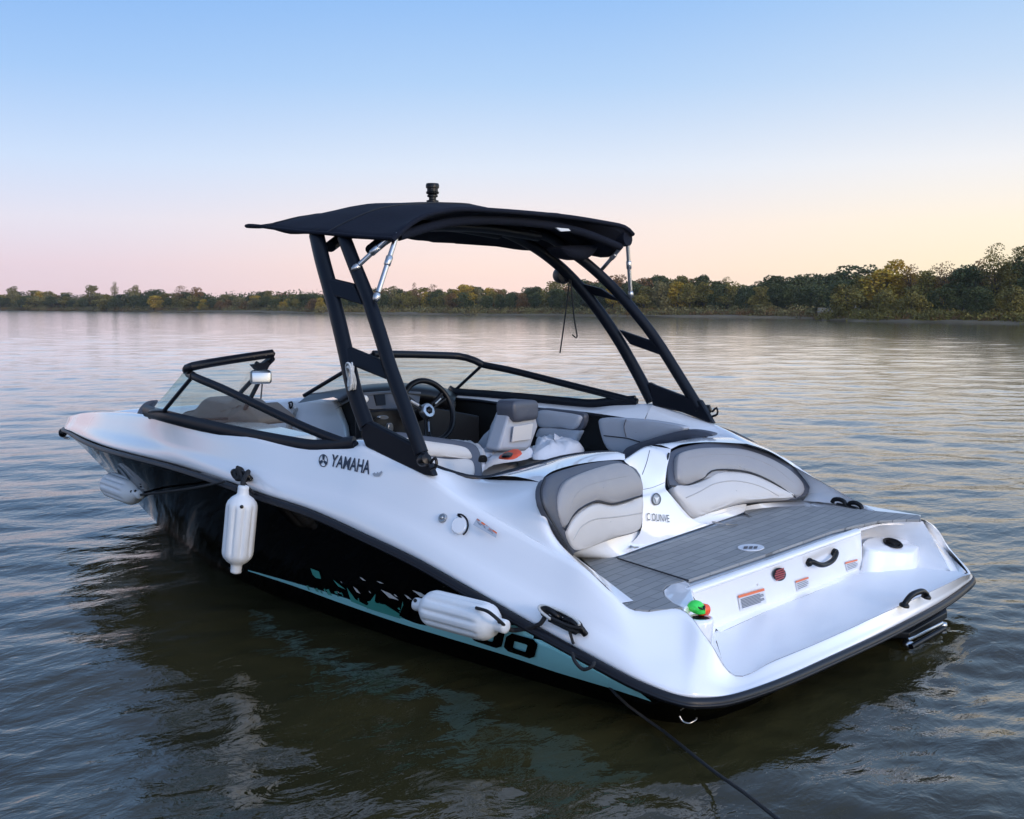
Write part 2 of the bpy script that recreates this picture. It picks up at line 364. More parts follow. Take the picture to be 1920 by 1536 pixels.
# ---- side lettering
text_on('side_lettering','YAMAHA',[(619,874),(693,890),(697,864),(624,852)],B_side,M['letter'],boat,bold=.022)
def ring_px(cx,cy,rx,ry,w,n=28,a0=0,a1=2*math.pi):
    out=[]
    for i in range(n):
        t=a0+(a1-a0)*i/n;t2=a0+(a1-a0)*(i+1)/n
        out.append([(cx+rx*math.cos(t),cy+ry*math.sin(t)),(cx+rx*math.cos(t2),cy+ry*math.sin(t2)),(cx+(rx-w)*math.cos(t2),cy+(ry-w)*math.sin(t2)),(cx+(rx-w)*math.cos(t),cy+(ry-w)*math.sin(t))])
    return out
em=ring_px(607,864,8.5,12,1.6)
for k in range(3):
    a=math.radians(-90+120*k)+.1; ca,sa=math.cos(a),math.sin(a)
    em.append([(607+ca*1-sa*1.6,864+1.3*(sa*1+ca*1.6)),(607+ca*8-sa*2.6,864+1.35*(sa*8+ca*2.6)),(607+ca*8+sa*2.6,864+1.35*(sa*8-ca*2.6)),(607+ca*1+sa*1.6,864+1.3*(sa*1-ca*1.6))])
decal('side_emblem',em,B_side,M['letter'],boat)
decal('side_badge',[[(699,889),(702,893),(712,894),(718,886),(716,883),(711,888),(709,885),(706,889),(703,886)]],B_side,M['silver'],boat)
# faint warning labels on the shoulder, deck fittings
o=decal('warning_sticker',[[(901,976),(938,1003),(936,1013),(893,988)]],B_side,pmat('aged_sticker',(.42,.46,.52),.5),boat,cuts=6,off=.026)
decal('sticker_band',[[(901,976),(938,1003),(937.3,1006),(899.4,979.2)]],B_side,M['orange'],o,off=.026,cuts=4)
decal('sticker_text',[[(900+i*1.5,981.5+i*2.2),(931,1001+i*2),(931,1002+i*2),(900+i*1.5,982.5+i*2.2)] for i in range(-0,3)],B_side,M['ink'],o,off=.026,cuts=3)
for nm,cx,cy,rx,ry,mt,h in (('fuel_vent',831,972,7.5,9,'chrome',.010),('filler_cap',863,986,15,18,'gel',.012)):
    c=hit(B_side,cx,cy,0); q=hit(B_side,cx+rx,cy,0); n_=(hit(B_side,cx,cy,.01)-c).normalized(); R=(q-c).length
    oo=G().add(*lathe_vf([(R,0),(R,h*.6),(R*.85,h),(R*.5,h*1.02),(.001,h*1.05)],c,n_,28)).obj(nm,M[mt],boat,sharp=40)
    if nm=='fuel_vent': G().add(*lathe_vf([(R*.42,h),(R*.4,h*1.4),(.001,h*1.5)],c,n_,16)).obj('vent_core',M['chrome'],oo)
    else:
        P=[hit(B_side,cx+17*math.cos(a),cy+20*math.sin(a),.010) for a in np.linspace(-1.7,1.1,14)]
        tube('cap_gasket',P,.0035,M['frame'],oo,seg=6)
        decal('cap_catch',[[(859,968),(866,968),(870,974),(864,972)]],B_side,M['frame'],oo,off=.014)

# ---- aft deck: white base, foam mats
def poly3(name,pts,mat,parent=boat,thick=.012,bw=.004): return prism(pts,(0,0,-thick),name,mat,parent,bw)
bx=[(1085,1045),(1180,1020),(1395,945),(1560,940),(1645,955),(1728,966),(1740,985),(1605,993),(1290,1106),(1272,1142),(1148,1138),(1187,1126)]
poly3('aft_deck',[teakp(px,py,-.006) for px,py in ((1030,1000),(1200,985),(1400,930),(1560,935),(1645,952),(1726,966),(1722,975),(1650,978),(1607,990),(1292,1102),(1240,1112),(1280,1142),(1215,1146),(1150,1135),(1187,1128))],M['gel'],boat,thick=.018,bw=0)
poly3('deck_mat',[teakp(px,py,.004) for px,py in ((1087,1045),(1128,1043.5),(1149,1044),(1285,1087),(1250,1098),(1242,1107),(1245,1116),(1262,1130),(1280,1139),(1250,1142),(1215,1144),(1180,1141),(1146,1134),(1168,1132),(1188,1128),(1140,1092))],M['teak'],boat,bw=.002)
poly3('hatch_mat',[teakp(px,py,.010) for px,py in ((1160,1046),(1392,969),(1411,970),(1393,957),(1440,951),(1500,949),(1560,950),(1610,955),(1724,966),(1727,974),(1700,974),(1650,976),(1606,985),(1560,996),(1440,1038),(1292,1087))],M['teak'],boat,bw=.002)
hm=[o for o in boat.children if o.name.startswith('hatch_mat')][0]
# hatch joint seam and hinges
tube('hatch_seam',[teakp(1158,1047,.012),teakp(1291,1089,.012)],.0028,M['pipe'],boat,seg=6)
for a,b in (((1182,1023),(1196,1026)),((1336,979),(1382,983))):
    tube('hinge',[teakp(*a,.02),teakp((a[0]+b[0])/2,(a[1]+b[1])/2+2,.026),teakp(*b,.018)],.004,M['chrome'],boat,seg=6,n=8)
# oval badge
ov=[teakp(1408+25*math.cos(a),1026+6.2*math.sin(a)+.0*math.cos(a),.014) for a in np.linspace(0,2*math.pi,32,endpoint=False)]
ob=poly3('hatch_badge',ov,M['paper'],boat,thick=.004,bw=.001)
bmg=G()
for u0_,u1_ in ((-13,-5),(-3,4),(6,13)):
    bmg.add([teakp(1408+u0_,1024.4,.0165),teakp(1408+u1_,1024.0,.0165),teakp(1408+u1_-2,1028.4,.0165),teakp(1408+u0_-1,1028.8,.0165)],[(0,1,2,3)])
bmg.obj('badge_mark',M['letter'],ob,smooth=False,recalc=False)
# white strip round the hatch mat (aft lip)
lip=[(1290,1103),(1440,1051),(1540,1015),(1606,992)]
g=G(); P=[teakp(a,b,.004) for a,b in lip]; P=crv(P,20)
g.add(*tube_vf([p+Vector((.0,0,-.012)) for p in P],.022,rb=.014,seg=12,up=(1,0,0))); hl=g.obj('hatch_lip',M['gel'],boat,sharp=60)
# ---- swim platform: floor, wall, side walls
fl=[(1345,1176),(1450,1131),(1602,1071),(1640,1072),(1720,1072),(1780,1071),(1815,1074),(1800,1083),(1760,1101),(1650,1151),(1540,1201),(1450,1238),(1377,1267),(1350,1255),(1343,1230)]
wt=[(1292,1108),(1440,1057),(1540,1021),(1614,995)]; wb=[(1342,1178),(1450,1131),(1545,1094),(1618,1065)]
wt3=[teakp(a,b,-.012) for a,b in wt]; wb3=[floorp(a,b,.004) for a,b in wb]
wt3=crv(wt3,24); wb3=crv(wb3,24)
rows=[[a.lerp(b,t) for a,b in zip(wt3,wb3)] for t in (0,.3,.6,.85,.93,.97,1)]
ext=[floorp(px,py,0) for px,py in ((1350,1186),(1455,1139),(1550,1101),(1622,1071))]; ext=crv(ext,24)
rows.append([e for e in ext])
g=G(); loft(g,rows); tw=g.obj('transom_wall',M['gel'],boat,sharp=60)
B_w=bvh(tw)
# floor grid : from wall foot to stern lip
fr_=[floorp(px,py,0) for px,py in ((1338,1182),(1350,1186),(1455,1139),(1550,1101),(1607,1072),(1660,1060),(1740,1060),(1800,1070))]
fb_=[floorp(px,py,.004) for px,py in ((1362,1262),(1385,1266),(1470,1232),(1560,1193),(1640,1157),(1720,1120),(1780,1092),(1812,1076))]
A=crv(fr_,31);Bq=crv(fb_,31); rows=[]
for t in (0,.1,.25,.5,.75,.9,.96): rows.append([a.lerp(b,t)+Vector((0,0,-.004*t if t<.95 else -.001)) for a,b in zip(A,Bq)])
C_=[R4[i] for i in range(23*K,29*K+1)]
rows[-1]=[p.lerp(c,.75) for p,c in zip(rows[-1],C_)]
rows.append([p+Vector((-.002,0,.002)) for p in C_])
g=G(); loft(g,rows); pf=g.obj('swim_platform',M['gelfloor'],boat,sharp=70)
# port inner bulwark (between crease line and floor)
cr_l=crv([p+Vector((.001,-.002,.001)) for p in R4[21*K:23*K+1]],16)
in_t=crv([teakp(1290,1104,-.01),floorp(1318,1160,.10),floorp(1341,1200,.03),floorp(1362,1262,.012)],16)
g=G(); loft(g,[[a.lerp(b,t)+Vector((.0,-.0,-.015*math.sin(math.pi*t))) for a,b in zip(cr_l,in_t)] for t in (0,.2,.4,.6,.8,1)])
fl_l=crv([floorp(1342,1178,.004),floorp(1343,1190,0),floorp(1346,1225,0),floorp(1364,1262,.004)],16)
in_t2=in_t
loft(g,[[a.lerp(b,t) for a,b in zip(in_t2,fl_l)] for t in (0,.5,1)])
bw_=g.obj('bulwark_inner',M['gel'],boat,sharp=80)
# pocket beside the hatch (white facet piece) with drink holder
poly3('corner_pocket',[teakp(px,py,.003) for px,py in ((1243,1107),(1256,1096),(1286,1088),(1294,1094),(1303,1128),(1284,1140),(1262,1130),(1247,1118))],M['gel'],boat,thick=.03,bw=.006)
c=Z(1312,1160,.585)
G().add(*lathe_vf([(.040,-.10),(.046,-.01),(.044,.004),(.036,.006),(.033,.0)],c,(0,0,1),28)).obj('drink_holder',M['gel'],boat)
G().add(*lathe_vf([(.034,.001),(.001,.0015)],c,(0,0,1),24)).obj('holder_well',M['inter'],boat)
# starboard wall of the platform: sloping white face from mat edge to the floor
st_t=[teakp(px,py,-.004) for px,py in ((1602,994),(1640,984),(1690,978),(1730,977))]
st_t=crv(st_t,20)
st_b=crv([floorp(px,py,0) for px,py in ((1600,1068),(1650,1062),(1730,1066),(1782,1071))],20)
g=G(); loft(g,[[a.lerp(b,t)+Vector((.085,-.10,0))*(math.sin(math.pi*t)**.6)*math.sin(math.pi*min(1,(i+2)/21)) for i,(a,b) in enumerate(zip(st_t,st_b))] for t in (0,.04,.1,.2,.35,.5,.65,.8,.93,1)])
s2a=crv([teakp(1730,977,-.004),Y(1752,1005,-1.19),Y(1785,1045,-1.20),floorp(1812,1073,.008)],12); s2b=crv([floorp(px,py,0) for px,py in ((1782,1071),(1788,1071),(1796,1072),(1808,1075))],12)
loft(g,[[a.lerp(b,t) for a,b in zip(s2a,s2b)] for t in (0,.5,1)])
g.obj('platform_side_wall',M['gel'],boat,sharp=60)
# teak outer trim right: thin strip that closes the starboard corner
# raised box with cup holder
bt=[(1618,1016),(1640,1008),(1700,1010),(1722,1020),(1722,1028),(1716,1038),(1640,1034),(1620,1026)]
def bz(px,py,z): return Z(px,py,z)
top=[bz(a,b,z) for a,b,z in ((1617,1018,.565),(1630,1009,.575),(1655,1006,.575),(1700,1009,.568),(1723,1016,.550),(1722,1026,.540),(1712,1036,.525),(1680,1036,.530),(1640,1032,.545),(1620,1026,.555))]
ctr=sum(top,Vector())/len(top); tt=crv(top,40,True)
rows=[[ctr+(p-ctr)*.05 for p in tt],[ctr+(p-ctr)*.9 for p in tt],[ctr+(p-ctr)*.97-Vector((0,0,.002)) for p in tt],[p-Vector((0,0,.01)) for p in tt],[Vector((ctr.x+(p.x-ctr.x)*1.02,ctr.y+(p.y-ctr.y)*1.02,.46)) for p in tt],[Vector((ctr.x+(p.x-ctr.x)*1.08,ctr.y+(p.y-ctr.y)*1.08,.440)) for p in tt]]
v,f=grid(rows,True); cb=obj('cup_holder_box',v,f,M['gel'],boat,sharp=50)
nn=(top[2]-top[6]).cross(top[0]-top[4]).normalized(); nn=nn if nn.z>0 else -nn
c=ctr+(top[3]-ctr)*.12+nn*.001
G().add(*lathe_vf([(.044,-.0),(.046,.004),(.040,.009),(.034,.005),(.032,.002)],c,nn,32)).obj('cup_rim',M['dash'],cb)
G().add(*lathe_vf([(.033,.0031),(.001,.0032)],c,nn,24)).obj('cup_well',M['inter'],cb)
# recess step in wall near the box
# stickers on the transom wall
def sticker(nm,quad,band=.18,lines=5,ink=True):
    s=decal(nm,[quad],B_w,M['paper'],boat,cuts=1)
    a,b,c_,d=[Vector((*q,0)) for q in quad]   # tl,tr,br,bl
    def q(u,v): p=a.lerp(b,u).lerp(d.lerp(c_,u),v); return (p.x,p.y)
    decal('sticker_band',[[q(0,0),q(1,0),q(1,band),q(0,band)]],B_w,M['orange'],s,off=.005)
    L=[]
    for i in range(lines):
        v=band+.1+i*(.8-band)/lines; u1=.93 if i%3 else .8
        L.append([q(.07,v),q(u1,v),q(u1,v+.05),q(.07,v+.05)])
    decal('sticker_text',L,B_w,M['ink'],s,off=.005); return s
sticker('warning_sticker',[(1382,1116),(1431,1102),(1436,1129),(1387,1145)],.17,7)
sticker('warning_sticker',[(1490,1089),(1514,1081),(1517,1099),(1494,1109)],.16,4)
sticker('warning_sticker',[(1583,1054),(1606,1048),(1609,1064),(1588,1072)],.16,4)
P=[(1459+12.5*math.cos(a),1076+12.5*math.sin(a)) for a in np.linspace(0,2*math.pi,28,endpoint=False)]
rb=decal('round_badge',[P],B_w,M['dash'],boat,off=.006)
decal('badge_stripe',[[(1449+abs(i)*1.2,1076+i*4.2+1),(1469-abs(i)*1.2,1070+i*4.2+1),(1469-abs(i)*1.2,1072.6+i*4.2+1),(1449+abs(i)*1.2,1078.6+i*4.2+1)] for i in (-2,-1,0,1,2)],B_w,pmat('badge_red',(.35,.05,.05),.4),rb,off=.009)
# transom grab handle
def handle(nm,p0,p1,sag,off,B=None,fn=None,r=.011):
    a=fn(*p0) if fn else hit(B,*p0,.0); b=fn(*p1) if fn else hit(B,*p1,.0)
    n_=Vector((-.85,0,.35)).normalized() if not fn else Vector((-.25,0,1)).normalized()
    P=[a,a+n_*off*.6,a.lerp(b,.22)+n_*off+Vector((0,0,-sag*.75)),a.lerp(b,.5)+n_*off+Vector((0,0,-sag)),a.lerp(b,.78)+n_*off+Vector((0,0,-sag*.75)),b+n_*off*.6,b]
    h=tube(nm,P,r,M['dash'],boat,seg=12,n=30)
    for q in (a,b):
        G().add(*lathe_vf([(r*1.7,0),(r*1.7,off*.35),(r*1.1,off*.7),(.001,off*.72)],q,n_,18)).obj('handle_mount',M['dash'],h)
        G().add(*lathe_vf([(r*.6,off*.72),(r*.5,off*.8),(.001,off*.82)],q,n_,12)).obj('screw',M['chrome'],h)
    return h
handle('transom_grab_handle',(1514,1055),(1561,1037),.035,.032,B_w)
handle('stern_grab_handle',(1695,1137),(1736,1121),-.02,.02,fn=lambda a,b:floorp(a,b,.012),r=.012)
# ---- upper white mouldings: coamings round the seats
def S3(p): return X(p[0],p[1],p[2])
outer=[Y(800,890,1.05),Y(872,937,1.05),Y(925,970,1.05),Y(980,1000,1.05),Y(1040,1033,1.05),Y(1095,1064,1.055),Y(1148,1112,1.05),teakp(1152,1133)]
inner=[Y(832,882,.97),Y(900,898,.86),X(1015,905,.97),X(1014,930,.93),X(1030,985,.90),X(1058,1030,.90),X(1082,1046,.93),teakp(1188,1127,.004)]
g=G(); a=crs(outer,6); b=crs(inner,6)
def bul(t): return math.sin(math.pi*t)
loft(g,[[p.lerp(q,t)+Vector((0,0,.010*bul(t)*(1-i/len(a)))) for i,(p,q) in enumerate(zip(a,b))] for t in (0,.06,.15,.3,.5,.7,.85,.94,1)])
# bulkhead top, port: cockpit rim -> seat top
rim=[Y(900,898,.86),X(955,886,1.345),X(1005,873,1.33),X(1050,860,1.30),X(1100,852,1.26),X(1150,850,1.22),X(1170,856,1.20)]
st1=[X(1015,905,.97),X(1022,893,.99),X(1040,882,1.02),X(1075,872,1.06),X(1120,865,1.10),X(1160,862,1.12),X(1172,863,1.12)]
a=crs(rim,6);b=crs(st1,6)
loft(g,[[p.lerp(q,t)+Vector((0,0,.018*bul(t))) for p,q in zip(a,b)] for t in (0,.08,.2,.4,.6,.8,.93,1)])
g.obj('port_coaming',M['gel'],boat,sharp=70)
# starboard coaming
outer=[Y(1225,757,-1.05),Y(1345,798,-1.05),Y(1400,826,-1.05),Y(1450,853,-1.05),Y(1500,881,-1.06),Y(1570,920,-1.08),Y(1645,961,-1.10)]
inner=[Y(1205,800,-.93),Y(1338,817,-.93),X(1400,832,1.07),X(1450,850,1.0),X(1505,888,.93),X(1520,918,.90),X(1505,940,.93)]
g=G(); a=crs(outer,6);b=crs(inner,6)
loft(g,[[p.lerp(q,t)+Vector((0,0,.014*bul(t))) for p,q in zip(a,b)] for t in (0,.08,.2,.5,.8,.92,1)])
f1=[X(1505,940,.93),X(1480,941,.95),X(1440,943,.97),X(1400,949,1.0),X(1330,968,1.02)]
f2=[teakp(1645,962,.002),teakp(1560,951,.002),teakp(1480,953,.002),teakp(1392,960,.002),teakp(1320,985,.002)]
a=crs(f1,5);b=crs(f2,5); loft(g,[[p.lerp(q,t)-Vector((0,0,.01*bul(t))) for p,q in zip(a,b)] for t in (0,.3,.6,1)])
rim=[Y(1338,817,-.93),X(1300,822,1.33),X(1260,832,1.28),X(1215,836,1.26)]
st1=[X(1400,832,1.07),X(1330,829,1.15),X(1280,833,1.17),X(1258,842,1.17)]
a=crs(rim,6);b=crs(st1,6); loft(g,[[p.lerp(q,t)+Vector((0,0,.012*bul(t))) for p,q in zip(a,b)] for t in (0,.1,.3,.6,.85,1)])
g.obj('starboard_coaming',M['gel'],boat,sharp=70)
# walkway moulding between the seats
g=G()
face=[[X(1170,862,1.12),X(1215,836,1.24),X(1258,842,1.17)],[X(1172,866,1.10),X(1219,842,1.19),X(1255,858,1.14)],[X(1185,880,1.10),X(1205,893,1.10),X(1250,880,1.11)],[X(1203,925,1.06),X(1222,921,1.07),X(1247,913,1.08)],[X(1203,935,1.04),X(1225,932,1.05),X(1252,922,1.06)],[X(1200,1000,1.0),X(1235,1003,1.0),X(1300,975,1.01)],[teakp(1150,1040,.004),teakp(1215,1022,.004),teakp(1330,984,.004)]]
face=[crv(r,12) for r in face]
col=[crs([r[j] for r in face],5) for j in range(12)]
g.add(*grid(col)); wk=g.obj('walkway_moulding',M['gel'],boat,sharp=70)
# ledge under the seats
ledge_a=[X(1058,1030,.93),X(1120,1012,.99),X(1203,995,1.02),X(1310,962,1.03),X(1400,944,1.0)]
ledge_b=[teakp(1084,1047,.004),teakp(1150,1045,.004),teakp(1215,1023,.004),teakp(1330,984,.004),teakp(1395,961,.004)]
a=crs(ledge_a,6);b=crs(ledge_b,6); g=G(); loft(g,[[p.lerp(q,t)-Vector((0,0,.012*bul(t))) for p,q in zip(a,b)] for t in (0,.3,.6,.9,1)])
g.obj('seat_ledge',M['gel'],boat,sharp=70)
B_k=bvh(wk)
rr=[(1229+8.5*math.cos(a),937+11*math.sin(a)) for a in np.linspace(0,2*math.pi,28,endpoint=False)]
e=decal('walkway_emblem',[rr],B_k,M['silver'],boat,off=.004)
decal('emblem_ring',ring_px(1229,937,8.5,11,1.8),B_k,M['dashgrey'],e,off=.006)
decal('emblem_star',[[(1229+math.cos(t)*(6 if k%2 else 2.2),937+1.3*math.sin(t)*(6 if k%2 else 2.2)) for k,t in enumerate(np.linspace(.5,2*math.pi+.5,6,endpoint=False))]],B_k,M['white'],e,off=.007)
text_on('walkway_lettering','C OUNVE',[(1211,976),(1254,980),(1253,966),(1211,962)],B_k,M['dashgrey'],boat,off=.005,bold=.0)
# seat backs (aft facing)
def seat(nm,full,upper,lower,seam,outl):
    s=cushion(nm,[S3(p) for p in full],M['vdark'],boat,thick=.03,bulge=.010,edge=.05)
    u=cushion('upper_cushion',[S3((p[0],p[1],p[2]-.030)) for p in upper],M['vmid'],s,thick=.03,bulge=.012,off=.0,edge=.035)
    l=cushion('lower_cushion',[S3((p[0],p[1],p[2]-.034)) for p in lower],M['vlight'],s,thick=.03,bulge=.014,off=.0,edge=.03)
    tube('seat_piping',[S3((p[0],p[1],p[2]-.040)) for p in seam],.004,M['pipe'],s,seg=6,n=30)
    tube('seat_piping',[S3((p[0],p[1],p[2]-.002)) for p in outl],.005,M['pipe'],s,seg=6,n=40)
    return s
def ribs(s,Ls):
    for L in Ls: tube('rib_line',[S3(p) for p in L],.0028,M['vmid'],s,seg=6,n=30)
seat_p=seat('port_seat_back',
 [(1160,864,1.12),(1195,882,1.10),(1205,915,1.06),(1203,960,1.02),(1198,994,1.0),(1150,1010,.98),(1083,1034,.93),(1074,1036,.91),(1045,990,.89),(1022,950,.89),(1017,922,.91),(1024,900,.95),(1045,885,1.0),(1100,870,1.06)],
 [(1160,868,1.10),(1185,878,1.09),(1204,905,1.06),(1204,925,1.05),(1190,934,1.04),(1150,945,1.0),(1118,940,.98),(1085,955,.95),(1062,990,.92),(1048,965,.92),(1047,930,.94),(1062,902,.98),(1105,882,1.04)],
 [(1203,932,1.04),(1204,965,1.02),(1198,993,1.0),(1150,1009,.98),(1083,1032,.94),(1064,1002,.92),(1072,978,.93),(1090,958,.95),(1118,944,.98),(1150,948,1.0),(1180,940,1.03)],
 [(1060,994,.92),(1072,970,.935),(1092,952,.955),(1120,940,.98),(1150,945,1.0),(1204,930,1.04)],
 [(1074,1040,.90),(1045,994,.875),(1020,952,.875),(1014,922,.90),(1022,897,.945)])
seat_s=seat('starboard_seat_back',
 [(1258,848,1.16),(1290,836,1.17),(1340,830,1.15),(1400,835,1.10),(1450,852,1.03),(1495,880,.95),(1517,908,.90),(1515,925,.89),(1495,934,.91),(1440,938,.95),(1390,944,.99),(1330,962,1.02),(1302,970,1.03),(1280,945,1.06),(1257,915,1.09),(1251,875,1.13)],
 [(1275,850,1.15),(1320,840,1.15),(1390,842,1.10),(1440,858,1.04),(1485,885,.97),(1508,912,.92),(1500,930,.91),(1480,925,.93),(1440,900,.98),(1400,884,1.03),(1360,881,1.07),(1335,884,1.09),(1315,900,1.09),(1285,910,1.10),(1270,900,1.11),(1270,870,1.13)],
 [(1262,914,1.09),(1290,911,1.09),(1318,900,1.09),(1340,886,1.08),(1370,884,1.06),(1410,890,1.02),(1450,908,.97),(1490,931,.92),(1440,936,.95),(1390,942,.99),(1330,961,1.02),(1305,968,1.03),(1285,948,1.05)],
 [(1257,911,1.09),(1282,912,1.10),(1316,899,1.09),(1336,883,1.085),(1370,881,1.06),(1410,887,1.02),(1450,905,.97),(1492,933,.92)],
 [(1254,850,1.15),(1249,875,1.13),(1254,915,1.09),(1278,948,1.055),(1300,972,1.03)])

def surf_line(s,px,nm='rib_line',m='rib',r=.003,off=-.0014):
    B=None; best=[]
    for ch in s.children:
        if ch.name.startswith(('lower_cushion','upper_cushion')): best.append(bvh(ch))
    P=crv([(a,b,0) for a,b in px],36); out=[]
    for p in P:
        d=ray(p.x,p.y).normalized(); hs=[B_.ray_cast(CP,d) for B_ in best]; hs=[h for h in hs if h[0] is not None]
        if hs: h=min(hs,key=lambda h:h[3]); out.append(h[0]-d*off)
    if len(out)>3: tube(nm,out,r,M[m],s,seg=6)
surf_line(seat_p,[(1075,1012),(1090,988),(1115,974),(1150,970),(1180,966),(1203,962)])
surf_line(seat_p,[(1068,958),(1078,930),(1100,912),(1140,900),(1180,892)],m='vmid',r=.0012,off=-.0004)
surf_line(seat_s,[(1286,934),(1312,922),(1338,908),(1370,902),(1400,905),(1430,914),(1460,930)])
surf_line(seat_s,[(1290,860),(1340,852),(1400,856),(1450,876),(1488,905)],m='vmid',r=.0012,off=-.0004)
def seam(nm,B,px,m='dashgrey',r=.0016,par=boat):
    P=crv([(a,b,0) for a,b in px],24); tube(nm,[hit(B,p.x,p.y,.0008) for p in P],r,M[m],par,seg=6)
seam('panel_seam',B_k,[(1218,845),(1212,868),(1204,890)])
seam('panel_seam',B_k,[(1206,918),(1224,914),(1246,905)],r=.001)
for a,b in ((1312,1135),(1420,1096),(1560,1046)):
    c=hit(B_w,a,b,.001); G().add(*lathe_vf([(.005,0),(.0045,.002),(.001,.0025)],c,(-.9,.1,.3),12)).obj('screw_cap',M['vlight'],boat)
# ---- windshield
ws=empty('windshield',(0,0,0),boat)
def side_ws(sg,base,top,pil_t,pil_b,front_t,front_b,in_t,in_b):
    nb=crv(base,40); nt_=crv(top,40)
    tube('base_frame',base,.031,M['frame'],ws,rb=.014,seg=10,up=(0,0,1),n=40)
    tube('top_frame',top,.020,M['frame'],ws,rb=.013,seg=10,up=(0,0,1),n=30)
    tube('pillar',[pil_t,pil_b],.010,M['frame'],ws,seg=8)
    # side glass
    P=crv([pil_t]+top[1:],24); Q=crv([pil_b]+base[-len(base)+2:],24)
    g=G(); loft(g,[[p.lerp(q,t) for p,q in zip(P,Q)] for t in (0,.5,1)]); g.obj('side_glass',M['glass'],ws)
    # curved corner + front glass
    P=crv([pil_t]+front_t,20); Q=crv([pil_b]+front_b,20)
    g=G(); loft(g,[[p.lerp(q,t) for p,q in zip(P,Q)] for t in (0,.5,1)]); g.obj('front_glass',M['glass'],ws)
    tube('front_top_frame',[top[0]]+front_t,.021,M['frame'],ws,rb=.018,seg=10,up=(0,0,1),n=16)
    tube('front_base_frame',[pil_b]+front_b,.008,M['frame'],ws,rb=.010,seg=8,up=(0,0,1),n=16)
    tube('inner_post',[front_t[-1],front_b[-1]],.012,M['frame'],ws,seg=8)
# port
pt=Y(362,705,.98); pb=Y(308,770,1.01)
top=[pt,Y(372,710,.99),Y(420,730,1.0),Y(500,768,1.02),Y(580,805,1.035),Y(640,828,1.045),Y(668,836,1.05)]
base=[Y(272,770,.90),Y(308,780,.99),Y(360,793,1.005),Y(440,811,1.02),Y(520,827,1.035),Y(585,838,1.045),Y(620,837,1.045),Y(665,832,1.05)]
ft=[Y(350,697,.93),X(358,688,3.02),X(430,675,3.0),X(512,663,2.93)]
fb=[Y(282,772,.95),Vector((3.62,.80,1.04)),Vector((3.65,.55,1.02)),Vector((3.60,.27,1.01))]
side_ws(1,base,top,pt,pb,ft,fb,None,None)
# starboard
pt=Y(905,684,-.98); pb=Y(852,733,-1.01)
top=[pt,Y(960,695,-.99),Y(1040,715,-1.01),Y(1120,735,-1.03),Y(1195,754,-1.05)]
base=[Y(840,731,-.97),Y(852,737,-1.0),Y(920,742,-1.01),Y(1000,749,-1.02),Y(1070,756,-1.03),Y(1110,759,-1.04),Y(1150,755,-1.045),Y(1192,752,-1.05)]
ft=[Y(885,674,-.93),X(860,668,3.02),X(780,665,3.08),X(700,664,3.10)]
fb=[X(845,735,3.35),Vector((3.62,-.80,1.09)),Vector((3.65,-.45,1.11)),Y(570,742,-.18)]
side_ws(-1,base,top,pt,pb,ft,fb,None,None)
# open centre panel folded to port: dark latch and mirror
mr=empty('rear_view_mirror',(0,0,0),boat)
m0=X(489,707,2.93); dx=cr_*1; 
c=m0
Rm=Matrix(((cr_.x,cu.x,-cf.x),(cr_.y,cu.y,-cf.y),(cr_.z,cu.z,-cf.z))); rot=Matrix.Rotation(math.radians(14),3,'Z')@Rm
mo=obj('mirror_housing',*box_vf(c,rot@Vector((.052,0,0)),rot@Vector((0,.034,0)),rot@Vector((0,0,.02))),M['chrome'],mr); bev(mo,.018,5)
mg=obj('mirror_glass',*box_vf(c+rot@Vector((0,-.003,.019)),rot@Vector((.043,0,0)),rot@Vector((0,.025,0)),rot@Vector((0,0,.004))),M['chrome'],mr); bev(mg,.008,4)
tube('mirror_arm',[m0+Vector((.03,0,.0)),X(492,690,2.97),X(480,681,2.97)],.011,M['frame'],mr,n=8)
tube('stay_rod',[X(492,716,2.93),X(489,748,2.95)],.004,M['chrome'],mr,seg=6)
prism([X(474,684,2.96),X(496,680,2.96),X(512,668,2.95),X(516,676,2.93),X(500,692,2.95),X(484,695,2.95)],(.03,0,0),'latch_block',M['frame'],mr,.003)
tube('walk_through_panel',[X(512,672,2.93),X(500,684,2.98),X(452,735,3.35)],.012,M['frame'],ws,seg=8)

# ---- tower
tw_=empty('tower',(0,0,0),boat)
def leg(px,w,nm='tower_leg'):
    P=[Y(a,b,y) for a,b,y in px]; return tube(nm,P,w,M['tower'],tw_,rb=.026,seg=14,up=(1,0,0),n=44)
def plate(pts,s,nm='crossbar',mat='tower'):
    P=[Y(a,b,y) for a,b,y in pts]; n_=Vector((0,s*.034,0)); P=[p-n_*.5 for p in P]; o=prism(P,n_,nm,M[mat],tw_,.008); return o
# port
leg([(593,438,.82),(605,490,.885),(620,545,.93),(634,600,.965),(648,660,.995),(665,735,1.03),(688,800,1.05)],.036)
leg([(645,445,.83),(666,500,.885),(690,560,.93),(712,625,.97),(732,690,1.0),(752,745,1.03),(772,800,1.05),(790,850,1.05)],.030)
plate([(610,519,.92),(668,533,.91),(684,572,.94),(618,552,.94)],1)
plate([(645,646,.99),(718,676,.99),(734,714,1.01),(655,682,1.01)],1)
plate([(685,786,1.05),(700,792,1.05),(772,829,1.05),(790,832,1.05),(805,862,1.05),(818,893,1.05),(800,890,1.05),(740,862,1.05),(690,837,1.05),(682,815,1.05)],1,'foot_plate')
